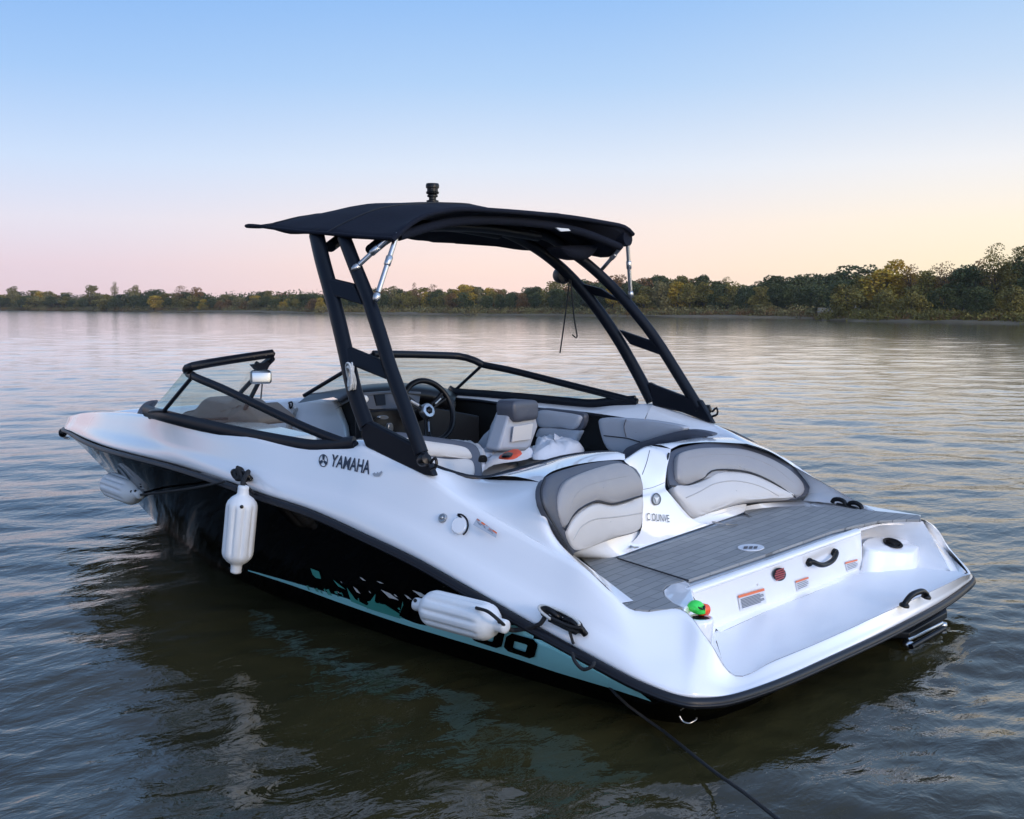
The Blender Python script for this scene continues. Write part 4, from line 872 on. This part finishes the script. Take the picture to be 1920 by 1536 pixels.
# ================================================================== water
def build_water():
    va=np.concatenate([np.radians(np.linspace(-180,-34,60,endpoint=False)),np.radians(np.linspace(-34,34,760,endpoint=False)),np.radians(np.linspace(34,180,61))])
    rr_=[.4]
    while rr_[-1]<780: rr_.append(rr_[-1]*(1.0052 if 2.2<rr_[-1]<60 else 1.02 if rr_[-1]<400 else 1.05)+ (0 if rr_[-1]>2 else .03))
    rr_=np.array(rr_); A,Rr=np.meshgrid(YAW-va,rr_)
    Xw=CP.x+Rr*np.cos(A); Yw=CP.y+Rr*np.sin(A); H=np.zeros_like(Xw)
    sp=np.maximum(Rr*.0052,Rr*np.radians(.09))
    main=math.radians(-35)
    for i in range(70):
        lam=.10*(28**(rng.random())); th=main+rng.normal(0,.75); k=2*math.pi/lam; ph=rng.random()*6.28
        amp=.00062*(lam/.2)**.78
        if lam>1.2: amp*=.8
        fade=np.clip((lam/sp-2.5)/3,0,1)
        wob=.35*np.sin(Xw*.9+i)+.35*np.sin(Yw*1.1+2*i)
        H+=amp*np.cos(k*(np.cos(th)*Xw+np.sin(th)*Yw)+ph+wob)*fade*(.7+.5*np.sin(Xw*.45+i*1.3)*np.sin(Yw*.5+i))
    # calmer in the lee of the hull
    H*=.62+.38/(1+(Rr/13.)**2)
    lee=np.exp(-(((Xw-1.2)/2.2)**2+((Yw-2.2)/1.5)**2)); H*=1-.35*lee
    H=np.sign(H)*np.abs(H)
    n,m=H.shape
    co_=np.stack([Xw,Yw,H+WZ],-1).reshape(-1,3)
    i=np.arange(n-1)[:,None]*m+np.arange(m-1)[None]; f=np.stack([i,i+m,i+m+1,i+1],-1).reshape(-1,4)
    me=bpy.data.meshes.new('water'); me.vertices.add(len(co_)); me.vertices.foreach_set('co',co_.ravel().astype(np.float32))
    me.loops.add(f.size); me.loops.foreach_set('vertex_index',f.ravel().astype(np.int32)); me.polygons.add(len(f)); me.polygons.foreach_set('loop_start',(np.arange(len(f))*4).astype(np.int32))
    me.update(); me.validate(); me.shade_smooth()
    o=bpy.data.objects.new('water',me); COL.objects.link(o)
    m_=bpy.data.materials.new('lake_water'); m_.use_nodes=True; nt=m_.node_tree; b=nt.nodes['Principled BSDF']
    b.inputs['Roughness'].default_value=.03; b.inputs['IOR'].default_value=1.42; b.inputs['Specular IOR Level'].default_value=.5
    g=nt.nodes.new('ShaderNodeNewGeometry')
    nz=nt.nodes.new('ShaderNodeTexNoise'); nz.inputs['Scale'].default_value=.8; nz.inputs['Detail'].default_value=5
    nt.links.new(g.outputs['Position'],nz.inputs['Vector'])
    cr=nt.nodes.new('ShaderNodeValToRGB'); cr.color_ramp.elements[0].position=.3; cr.color_ramp.elements[1].position=.7
    cr.color_ramp.elements[0].color=(.024,.022,.010,1); cr.color_ramp.elements[1].color=(.048,.039,.014,1)
    nt.links.new(nz.outputs['Fac'],cr.inputs['Fac']); nt.links.new(cr.outputs['Color'],b.inputs['Base Color'])
    # fine ripples
    mp=nt.nodes.new('ShaderNodeMapping'); mp.inputs['Rotation'].default_value=(0,0,math.radians(38)); mp.inputs['Scale'].default_value=(1,.6,1)
    nt.links.new(g.outputs['Position'],mp.inputs['Vector'])
    prev=None; bps=[]
    for sc,dist,st in ((16,.006,.55),(6,.014,.6),(2.0,.022,.4)):
        n2=nt.nodes.new('ShaderNodeTexNoise'); n2.inputs['Scale'].default_value=sc; n2.inputs['Detail'].default_value=4; n2.inputs['Roughness'].default_value=.55; n2.inputs['Distortion'].default_value=.6
        nt.links.new(mp.outputs[0],n2.inputs['Vector'])
        bp=nt.nodes.new('ShaderNodeBump'); bp.inputs['Distance'].default_value=dist; bp.inputs['Strength'].default_value=st
        nt.links.new(n2.outputs['Fac'],bp.inputs['Height'])
        if prev: nt.links.new(prev.outputs[0],bp.inputs['Normal'])
        prev=bp; bps.append((bp,st))
    nt.links.new(prev.outputs[0],b.inputs['Normal'])
    # open water away from the boat is ruffled by the breeze
    ln=nt.nodes.new('ShaderNodeVectorMath'); ln.operation='LENGTH'; nt.links.new(g.outputs['Position'],ln.inputs[0])
    mr=nt.nodes.new('ShaderNodeMapRange'); mr.interpolation_type='SMOOTHSTEP'; mr.inputs['From Min'].default_value=6; mr.inputs['From Max'].default_value=70; mr.inputs['To Min'].default_value=.035; mr.inputs['To Max'].default_value=.12
    nt.links.new(ln.outputs['Value'],mr.inputs['Value']); nt.links.new(mr.outputs[0],b.inputs['Roughness'])
    cw=nt.nodes.new('ShaderNodeMapRange'); cw.inputs['From Min'].default_value=6; cw.inputs['From Max'].default_value=30; cw.inputs['To Min'].default_value=0; cw.inputs['To Max'].default_value=1
    nt.links.new(ln.outputs['Value'],cw.inputs['Value']); nt.links.new(cw.outputs[0],b.inputs['Coat Weight']); b.inputs['Coat Roughness'].default_value=.08; b.inputs['Coat IOR'].default_value=1.6; nt.links.new(prev.outputs[0],b.inputs['Coat Normal'])  # extra reflective coat, added with distance to brighten the far water
    for bp,st in bps:
        m2=nt.nodes.new('ShaderNodeMapRange'); m2.inputs['From Min'].default_value=4; m2.inputs['From Max'].default_value=80; m2.inputs['To Min'].default_value=st; m2.inputs['To Max'].default_value=st*.38
        nt.links.new(ln.outputs['Value'],m2.inputs['Value']); nt.links.new(m2.outputs[0],bp.inputs['Strength'])
    me.materials.append(m_)
    return tag(o,kind='structure')
build_water()

# ================================================================== shores and trees
def pol(px,D):      # ground point under picture column px at distance D
    a=YAW-math.atan((px-960)/F); return Vector((CP.x+D*math.cos(a),CP.y+D*math.sin(a),0))
farline=[(-1500,700),(-500,560),(0,520),(300,400),(600,290),(900,245),(1200,208),(1500,192),(1640,195),(2100,200),(2600,210)]
def farD(px):
    return lerp_t(farline,px)
nearline=[(1530,160),(1560,150),(1640,141),(1760,134),(1920,127),(2100,118),(2400,100)]
def shore(name,line,depth,h):
    pts=[pol(a,d) for a,d in line]; P=crv(pts,120); rows=[]
    away=lambda p:(p-Vector((CP.x,CP.y,0))).normalized()
    for k,(t,z) in enumerate(((0,-.3),(.6,.02),(1.2,.22),(3,.35),(8,.6),(20,.9),(depth,h))):
        rows.append([p+away(p)*(t+(1.2*noise.noise(p*.11+Vector((k,0,0))) if t<9 else 0))+Vector((0,0,WZ+z*(1+.3*noise.noise(p*.2))))for p in P])
    v,f=grid(rows); return tag(obj(name,v,f,M['bank']),kind='structure')
M['bank']=pmat('muddy_bank',(.14,.105,.06),.95,noise_amt=.5,nscale=.4)
M['bark']=pmat('bark',(.05,.042,.035),.9,noise_amt=.3,nscale=4)
def leafmat(name,cols):
    m=bpy.data.materials.new(name); m.use_nodes=True; nt=m.node_tree; b=nt.nodes['Principled BSDF']; b.inputs['Roughness'].default_value=.7; b.inputs['Specular IOR Level'].default_value=.2
    g=nt.nodes.new('ShaderNodeNewGeometry'); cr=nt.nodes.new('ShaderNodeValToRGB')
    for i,c in enumerate(cols):
        if i<2: e=cr.color_ramp.elements[i]; e.position=i/(len(cols)-1)
        else: e=cr.color_ramp.elements.new(i/(len(cols)-1))
        e.position=i/(len(cols)-1); e.color=(*c,1)
    nz=nt.nodes.new('ShaderNodeTexNoise'); nz.inputs['Scale'].default_value=.45; nt.links.new(g.outputs['Position'],nz.inputs['Vector'])
    mx=nt.nodes.new('ShaderNodeMath'); mx.operation='MULTIPLY_ADD'; mx.inputs[1].default_value=.5
    sb=nt.nodes.new('ShaderNodeMath'); sb.operation='MULTIPLY_ADD'; sb.inputs[1].default_value=1.1; sb.inputs[2].default_value=-.3
    nt.links.new(nz.outputs['Fac'],sb.inputs[0]); nt.links.new(g.outputs['Random Per Island'],mx.inputs[0]); nt.links.new(sb.outputs[0],mx.inputs[2])
    nt.links.new(mx.outputs[0],cr.inputs['Fac']); nt.links.new(cr.outputs['Color'],b.inputs['Base Color'])
    return m
LM={'dark':leafmat('dark_foliage',[(0.039,0.049,0.019),(0.065,0.078,0.026),(0.109,0.110,0.034)]),
    'olive':leafmat('olive_foliage',[(0.092,0.084,0.022),(0.170,0.139,0.034),(0.287,0.215,0.042)]),
    'yellow':leafmat('yellow_green_foliage',[(0.182,0.139,0.022),(0.365,0.243,0.030),(0.626,0.354,0.042)]),
    'rust':leafmat('rusty_foliage',[(0.099,0.057,0.024),(0.186,0.097,0.034),(0.283,0.138,0.042)]),
    'pale':leafmat('pale_grey_green_foliage',[(0.120,0.106,0.042),(0.196,0.162,0.060),(0.304,0.234,0.084)])}
def quadcloud(cent,size,rg,flat=.75):
    n=len(cent); u=rg.normal(size=(n,3)); u/=np.linalg.norm(u,axis=1)[:,None]; w=rg.normal(size=(n,3)); w-=u*(u*w).sum(1)[:,None]; w/=np.linalg.norm(w,axis=1)[:,None]
    s=size*rg.uniform(.6,1.3,(n,1)); a=u*s; b=w*s*flat
    v=np.stack([cent-a-b*.3,cent-b,cent+a+b*.2,cent+b],1).reshape(-1,3); f=np.arange(n*4).reshape(-1,4); return v,f
def crown_pts(rg,h,w,base,lobes,n,gap=.0):
    out=[]; L=[]
    for i in range(lobes):
        t=rg.uniform(0,1); z=base+(h-base)*(.12+.8*t); rad=w*(1-abs(t-.42)**1.6*1.1)*rg.uniform(.35,.95); a=rg.uniform(0,6.28)
        L.append((rad*.75*math.cos(a),rad*.75*math.sin(a),z,w*rg.uniform(.28,.52)*(1-.35*t)))
    L.append((0,0,h-w*.3,w*.35)); L.append((0,0,(h+base)/2,w*.6))
    for (x,y,z,r) in L:
        k=int(n*r*r/sum(q[3]**2 for q in L)); d=rg.normal(size=(k,3)); d/=np.linalg.norm(d,axis=1)[:,None]
        rad=r*rg.uniform(.55,1.08,(k,1))**(.6); p=d*rad*np.array([1,1,.78])+np.array([x,y,z]); out.append(p)
    return np.concatenate(out),L
def tree_proto(seed,h,w,mat,n=2600,base=None,lobes=12,leaf=.20,bare=False):
    rg=np.random.default_rng(seed); base=h*.22 if base is None else base
    pts,L=crown_pts(rg,h,w,base,lobes,n); v,f=quadcloud(pts,leaf,rg)
    me=bpy.data.meshes.new('crown'); me.from_pydata(v.tolist(),[],f.tolist()); me.materials.append(LM[mat])
    g=G(); tp=Vector((rg.normal()*.2,rg.normal()*.2,h*.75)); tr=crv([(0,0,-.5),(rg.normal()*.1,rg.normal()*.1,h*.3),tp],8)
    g.add(*tube_vf(tr,[.2-.02*i for i in range(8)],seg=7))
    for (x,y,z,r) in L[:8 if not bare else 12]:
        s=Vector((0,0,max(h*.15,z*.45))); e=Vector((x,y,z)); g.add(*tube_vf(crv([s,s.lerp(e,.5)+Vector((0,0,.3)),e],6),[.09,.08,.065,.05,.035,.02],seg=5))
    mt=bpy.data.meshes.new('trunk'); mt.from_pydata([tuple(q) for q in g.v],[],g.f); mt.materials.append(M['bark']); mt.shade_smooth()
    return me,mt
PR={}
for k,(mat,h,w,n,base,lb,leaf) in {'dark_round':('dark',9,3.6,3000,1.2,14,.20),'dark_wide':('dark',8,4.4,3200,.8,16,.20),'olive_round':('olive',8.5,3.4,2800,1.2,13,.19),'olive_low':('olive',6,3.6,2400,.4,12,.18),
  'yellow_tall':('yellow',10,3.2,2600,1.0,14,.17),'yellow_low':('yellow',6.5,3.0,2200,.6,11,.17),'rust_round':('rust',8,3.4,2300,1.2,12,.17),'pale_round':('pale',7.5,3.2,2300,1.0,12,.18),'open_tall':('olive',12,3.4,1500,4.2,15,.15),'open_rust':('rust',11,3.0,900,4.0,13,.14)}.items():
    PR[k]=[tree_proto(hash(k)%1000 if False else sum(map(ord,k))+7*j,h,w,mat,n,base,lb,leaf) for j in range(2)]
PH={'dark_round':9,'dark_wide':8,'olive_round':8.5,'olive_low':6,'yellow_tall':10,'yellow_low':6.5,'rust_round':8,'pale_round':7.5,'open_tall':12,'open_rust':11}
NM={'dark_round':'dark_tree','dark_wide':'spreading_tree','olive_round':'olive_green_tree','olive_low':'bushy_tree','yellow_tall':'yellow_green_tree','yellow_low':'yellow_bush_tree','rust_round':'rust_tinted_tree','pale_round':'pale_green_tree','open_tall':'open_crowned_tree','open_rust':'sparse_tree'}
def tree(kind,px,D,h,label,group,wz=1.0):
    me,mt=random.choice(PR[kind]); s=h/PH[kind]; p=pol(px,D); p.z=WZ+.4
    r=empty(NM[kind],p); r.rotation_euler=(0,0,random.uniform(0,6.28)); r.scale=(s*wz,s*wz,s)
    c=bpy.data.objects.new('crown',me); COL.objects.link(c); c.parent=r
    t=bpy.data.objects.new('trunk',mt); COL.objects.link(t); t.parent=r
    return tag(r,label,'tree',group)
shore('far_shore',farline,120,3.0)
shore('near_right_bank',nearline,60,2.5)
KW={'dark_round':'dark green','dark_wide':'broad dark green','olive_round':'olive green','olive_low':'low olive green','yellow_tall':'tall yellow green','yellow_low':'low yellow green','rust_round':'rust tinted','pale_round':'pale grey green','open_tall':'tall open crowned','open_rust':'sparse rusty'}
def seg(px):
    return 'on the far shore left of the tower' if px<600 else 'on the far shore behind the tower' if px<1130 else 'on the far shore right of the tower'
# top line of the wood: (px, top y in picture)
topline=[(-200,548),(0,549),(60,546),(150,550),(230,545),(330,545),(420,553),(480,547),(560,553),(640,545),(760,540),(860,538),(960,543),(1040,530),(1130,520),(1200,522),(1260,518),(1340,525),(1400,533),(1460,520),(1560,516),(1640,512),(2000,505)]
def hz(px): return 575.7+(px)*.00413
x=-150
while x<1580:
    dens=1.0
    D0=farD(x); 
    for row in range(3 if x>500 else 2):
        px=x+random.uniform(-9,9); D=D0+8+row*11+random.uniform(-3,3); yt=lerp_t(topline,px)+random.uniform(-3,7)+(10 if row==0 else 3 if row==1 else 0)
        h=(hz(px)-yt)/F*D+CP.z-.65
        k=random.choices(['dark_round','dark_wide','olive_round','olive_low','rust_round','pale_round','yellow_low'],[5,4,4,2,1.6,1.2,.8 if px>300 else .4])[0]
        if 1440<px<1600: k='dark_wide'
        tree(k,px,D,max(h,2.5),KW[k]+' tree '+seg(px),'trees in the far shore wood',wz=random.uniform(1.0,1.35)*(1.5 if x<600 else 1))
    x+=max(15,2.6*F/D0)
# emergent crowns one can tell apart
for px,yt,k,w,lb in ((28,541,'pale_round',1,'rounded pale crown rising above the wood at the far left edge'),(177,539,'pale_round',1.2,'pale yellow green dome rising over the far left shore'),(218,531,'open_tall',.8,'tall forked open crown standing highest on the left far shore'),(256,538,'pale_round',.8,'small pale crown beside the tall forked tree on the left far shore'),
   (345,538,'open_rust',1.6,'spreading thin brownish crown above the shore left of the windshield'),(374,540,'rust_round',1.1,'rounded rusty crown above the raised windshield frame'),(505,546,'olive_round',1.1,'low domed olive crown just left of the tower'),
   (735,538,'pale_round',1.2,'pale crown right of the aft port tower leg'),(778,531,'open_rust',.5,'small dark twiggy crown poking above the wood right of the tower leg'),(812,534,'open_rust',1,'thin bare topped crown near the middle of the far wood'),(868,533,'yellow_low',1.3,'yellowish domed crown in the middle of the far wood'),
   (1042,528,'open_tall',1,'open crown against the sky left of the starboard tower legs'),(1150,516,'rust_round',1.2,'rusty brown crown just right of the starboard tower legs'),(1200,522,'rust_round',1.2,'second rusty brown crown right of the starboard tower legs'),
   (1272,518,'olive_round',1,'rounded olive crown left of the two matching domes right of the tower'),(1315,518,'dark_round',1,'middle dark dome of the far wood right of the tower'),(1360,520,'open_tall',1,'thin topped crown right of the middle dark dome'),(1330,545,'yellow_low',1.3,'yellow tinged bush in front of the far wood right of the tower'),(1400,556,'yellow_low',.8,'small yellow bush low on the far shore'),
   (1450,520,'dark_round',1.3,'dark crown left of the gap before the near bank'),(1500,517,'dark_wide',1.2,'dark green crown between the far wood and the near bank'),(1600,503,'dark_wide',1.5,'broad dark crown rising behind the yellow green bank trees')):
    D=farD(px)+14; h=(hz(px)-yt)/F*D+CP.z-.65; tree(k,px,D,h,lb,None,wz=w)
# near right bank trees
nb=[(1585,535,'olive_low',1.3,'low olive bush at the left tip of the near right bank'),(1610,520,'olive_round',1.2,'olive crown near the left end of the near right bank'),(1648,508,'yellow_low',1.5,'broad yellow green crown left of the brightest yellow tree'),
 (1675,492,'yellow_tall',1.15,'brightest tall yellow tree on the near right bank'),(1702,515,'yellow_low',1.1,'low yellow crown right of the brightest yellow tree'),(1725,512,'olive_round',1.0,'olive crown behind the leaning bare trunk'),
 (1705,500,'open_rust',1.0,'thin purplish brown crown behind the brightest yellow tree'),(1740,520,'yellow_low',1.0,'orange tinged low crown in the middle of the near right bank'),(1768,496,'open_rust',1.3,'sparse nearly bare tree with a leaning trunk on the near right bank'),(1800,510,'dark_round',1.2,'dark crown right of the sparse leaning tree'),
 (1822,505,'dark_wide',1.0,'dark spreading crown under the tallest open tree'),(1862,466,'open_tall',.9,'tallest open crowned tree near the right edge'),(1840,495,'open_rust',1.2,'sparse crown left of the tallest open tree'),(1888,500,'olive_round',1.1,'dense olive crown right of the tallest open tree'),(1912,470,'open_tall',1.0,'tall open crown cut by the right edge of the view'),
 (1935,490,'dark_round',1.2,'dark crown partly beyond the right edge'),(1970,480,'open_tall',1.1,'open crown outside the right edge'),(1655,545,'olive_low',1.2,'low olive shrub tree in front of the yellow trees'),(1760,540,'dark_wide',1.0,'low dark tree in front of the sparse leaning tree'),(1830,540,'dark_wide',1.1,'low dark tree at the foot of the tallest open tree'),(1890,540,'olive_low',1.2,'low olive tree near the right edge of the bank'),(1705,548,'olive_low',1.2,'low olive tree at the centre of the near right bank')]
for i,(px,yt,k,w,lb) in enumerate(nb):
    D=lerp_t(nearline,px)+(16 if yt<530 else 7)+random.uniform(-2,4); h=(hz(px)-yt)/F*D+CP.z-.65; tree(k,px,D,h,lb,None,wz=w)
for px in range(1570,1960,24):
    D=lerp_t(nearline,px)+30; yt=lerp_t([(1570,528),(1650,520),(1750,522),(1850,512),(1960,500)],px)+random.uniform(-2,5)
    tree(random.choice(['dark_round','dark_wide','olive_round']),px,D,(hz(px)-yt)/F*D+.9,'dark tree filling the back row of the near right bank','back row trees of the near right bank',wz=1.1)
# undergrowth: one mass of leafy scrub along each shore
def scrub(name,line,lo,hi,step,hgt,mat,n_per,leaf,off):
    rg=np.random.default_rng(off); C=[]
    px=lo
    while px<hi:
        D=lerp_t(line,px)+rg.uniform(2.5,9); p=pol(px,D); r=hgt*rg.uniform(.5,1.1); z0=WZ+.1
        k=n_per; d=rg.normal(size=(k,3)); d/=np.linalg.norm(d,axis=1)[:,None]; d[:,2]=abs(d[:,2])
        C.append(np.array([p.x,p.y,z0])+d*np.array([r*1.3,r*1.3,r])*rg.uniform(.5,1,(k,1))); px+=step*rg.uniform(.6,1.4)
    v,f=quadcloud(np.concatenate(C),leaf,rg); me=bpy.data.meshes.new(name); me.from_pydata(v.tolist(),[],f.tolist()); me.materials.append(LM[mat])
    o=bpy.data.objects.new(name,me); COL.objects.link(o); return tag(o,{'wood':'dark wooded mass filling in behind the far shore trees','far':'low olive and brown scrub along the far shore waterline','near':'low scrub along the near right bank waterline'}['wood' if 'wood' in name else 'far' if 'far' in name else 'near'],'undergrowth',kind='stuff')
scrub('far_wood_backdrop',[(a,d+26) for a,d in farline],-400,620,5,6.5,'dark',420,.34,7)
scrub('far_wood_backdrop',[(a,d+22) for a,d in farline],600,1600,6,5.0,'dark',420,.28,8)
scrub('far_shore_scrub',farline,-80,1560,4.5,2.2,'pale',170,.16,1)
scrub('far_shore_reeds',farline,-80,1560,6,1.6,'rust',120,.14,2)
scrub('near_bank_scrub',nearline,1545,1990,4,1.6,'olive',240,.12,3)
scrub('near_bank_reeds',nearline,1535,1990,5,1.1,'rust',160,.10,4)

# ================================================================== sky and sun
w=bpy.data.worlds.new('World'); scn.world=w; w.use_nodes=True; nt=w.node_tree; bg=nt.nodes['Background']
tc=nt.nodes.new('ShaderNodeTexCoord'); sx=nt.nodes.new('ShaderNodeSeparateXYZ'); nt.links.new(tc.outputs['Generated'],sx.inputs[0])
def sky_ramp(st):
    r=nt.nodes.new('ShaderNodeValToRGB'); e=r.color_ramp
    while len(e.elements)<len(st): e.elements.new(.5)
    for i,(p,c) in enumerate(st): e.elements[i].position=p; e.elements[i].color=(*[q for q in lin(c)],1)
    nt.links.new(mz.outputs[0],r.inputs['Fac']); return r
mz=nt.nodes.new('ShaderNodeMath'); mz.operation='POWER'; mz.inputs[1].default_value=.5; mz.use_clamp=True
mm=nt.nodes.new('ShaderNodeMath'); mm.operation='MAXIMUM'; mm.inputs[1].default_value=0; nt.links.new(sx.outputs['Z'],mm.inputs[0]); nt.links.new(mm.outputs[0],mz.inputs[0])
def e2(deg): return math.sqrt(math.sin(math.radians(deg)))
UP=[(e2(28),(120,146,192)),(e2(50),(128,150,190)),(e2(90),(168,190,224))]
L_=sky_ramp([(0,(218,196,206)),(e2(.6),(226,203,212)),(e2(2.1),(230,211,221)),(e2(4.2),(226,223,236)),(e2(7),(202,220,246)),(e2(11),(163,199,243)),(e2(15),(137,182,238))]+UP)
C__=sky_ramp([(0,(252,214,202)),(e2(.6),(254,220,208)),(e2(2.1),(255,228,216)),(e2(4.2),(245,231,228)),(e2(7),(219,229,244)),(e2(11),(176,207,243)),(e2(15),(147,189,240))]+UP)
R_w=sky_ramp([(0,(255,222,178)),(e2(.6),(255,230,190)),(e2(2.1),(255,238,204)),(e2(4.2),(255,241,219)),(e2(7),(238,238,240)),(e2(11),(196,217,242)),(e2(15),(164,200,241))]+UP)
# azimuth factor
dt_=nt.nodes.new('ShaderNodeVectorMath'); dt_.operation='DOT_PRODUCT'; nt.links.new(tc.outputs['Generated'],dt_.inputs[0]); dt_.inputs[1].default_value=(r0.x,r0.y,0)
def mrange(a,b,c,d,src):
    m=nt.nodes.new('ShaderNodeMapRange'); m.interpolation_type='SMOOTHSTEP'; m.inputs['From Min'].default_value=a; m.inputs['From Max'].default_value=b; m.inputs['To Min'].default_value=c; m.inputs['To Max'].default_value=d; nt.links.new(src,m.inputs['Value']); return m
f1=mrange(-.42,.02,0,1,dt_.outputs['Value']); f2=mrange(.0,.45,0,1,dt_.outputs['Value'])
def mixc(f,a,b,mode='MIX'):
    m=nt.nodes.new('ShaderNodeMix'); m.data_type='RGBA'; m.blend_type=mode; nt.links.new(f,m.inputs['Factor']); nt.links.new(a,m.inputs['A']); nt.links.new(b,m.inputs['B']); return m
m1=mixc(f1.outputs[0],L_.outputs[0],C__.outputs[0]); m2=mixc(f2.outputs[0],m1.outputs['Result'],R_w.outputs[0])
# sky behind the viewer and overhead is the brighter evening side
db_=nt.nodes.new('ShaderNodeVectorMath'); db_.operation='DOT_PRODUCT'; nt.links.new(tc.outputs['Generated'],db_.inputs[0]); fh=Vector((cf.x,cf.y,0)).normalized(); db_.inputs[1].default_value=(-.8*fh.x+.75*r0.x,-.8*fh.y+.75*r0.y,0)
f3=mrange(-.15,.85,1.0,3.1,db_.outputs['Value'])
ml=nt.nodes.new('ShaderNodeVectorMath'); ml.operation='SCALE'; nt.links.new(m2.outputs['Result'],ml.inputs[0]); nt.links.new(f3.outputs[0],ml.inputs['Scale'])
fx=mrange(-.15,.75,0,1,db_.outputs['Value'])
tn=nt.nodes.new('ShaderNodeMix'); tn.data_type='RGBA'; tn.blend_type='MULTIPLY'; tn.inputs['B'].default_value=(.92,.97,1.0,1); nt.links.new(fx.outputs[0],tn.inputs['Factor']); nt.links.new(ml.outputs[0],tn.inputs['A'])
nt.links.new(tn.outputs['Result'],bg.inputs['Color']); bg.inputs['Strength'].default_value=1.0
sun=bpy.data.lights.new('sun','SUN'); sun.energy=1.1; sun.angle=math.radians(12); sun.color=(1,.78,.58)
so=bpy.data.objects.new('sun',sun); COL.objects.link(so)
sd=(-fh+r0*.9).normalized()*math.cos(math.radians(12))+Vector((0,0,math.sin(math.radians(12))))
so.rotation_euler=sd.to_track_quat('Z','Y').to_euler()
scn.view_settings.view_transform='Standard'; scn.view_settings.look='None'; scn.view_settings.exposure=.1; scn.view_settings.gamma=1
scn.render.engine='CYCLES'; scn.cycles.max_bounces=8; scn.cycles.transparent_max_bounces=12; scn.cycles.caustics_reflective=False; scn.cycles.caustics_refractive=False

hzb=obj('haze',*box_vf((-1.5,4.1,11),(800,0,0),(0,800,0),(0,0,13)),None,smooth=False)
hm_=bpy.data.materials.new('haze'); hm_.use_nodes=True; nt=hm_.node_tree; nt.nodes.clear()
o_=nt.nodes.new('ShaderNodeOutputMaterial'); pv=nt.nodes.new('ShaderNodeVolumePrincipled'); pv.inputs['Density'].default_value=.00013; pv.inputs['Color'].default_value=(.92,.93,.95,1)
nt.links.new(pv.outputs[0],o_.inputs['Volume']); hzb.data.materials.append(hm_); tag(hzb,'thin evening haze over the lake','haze',kind='stuff')
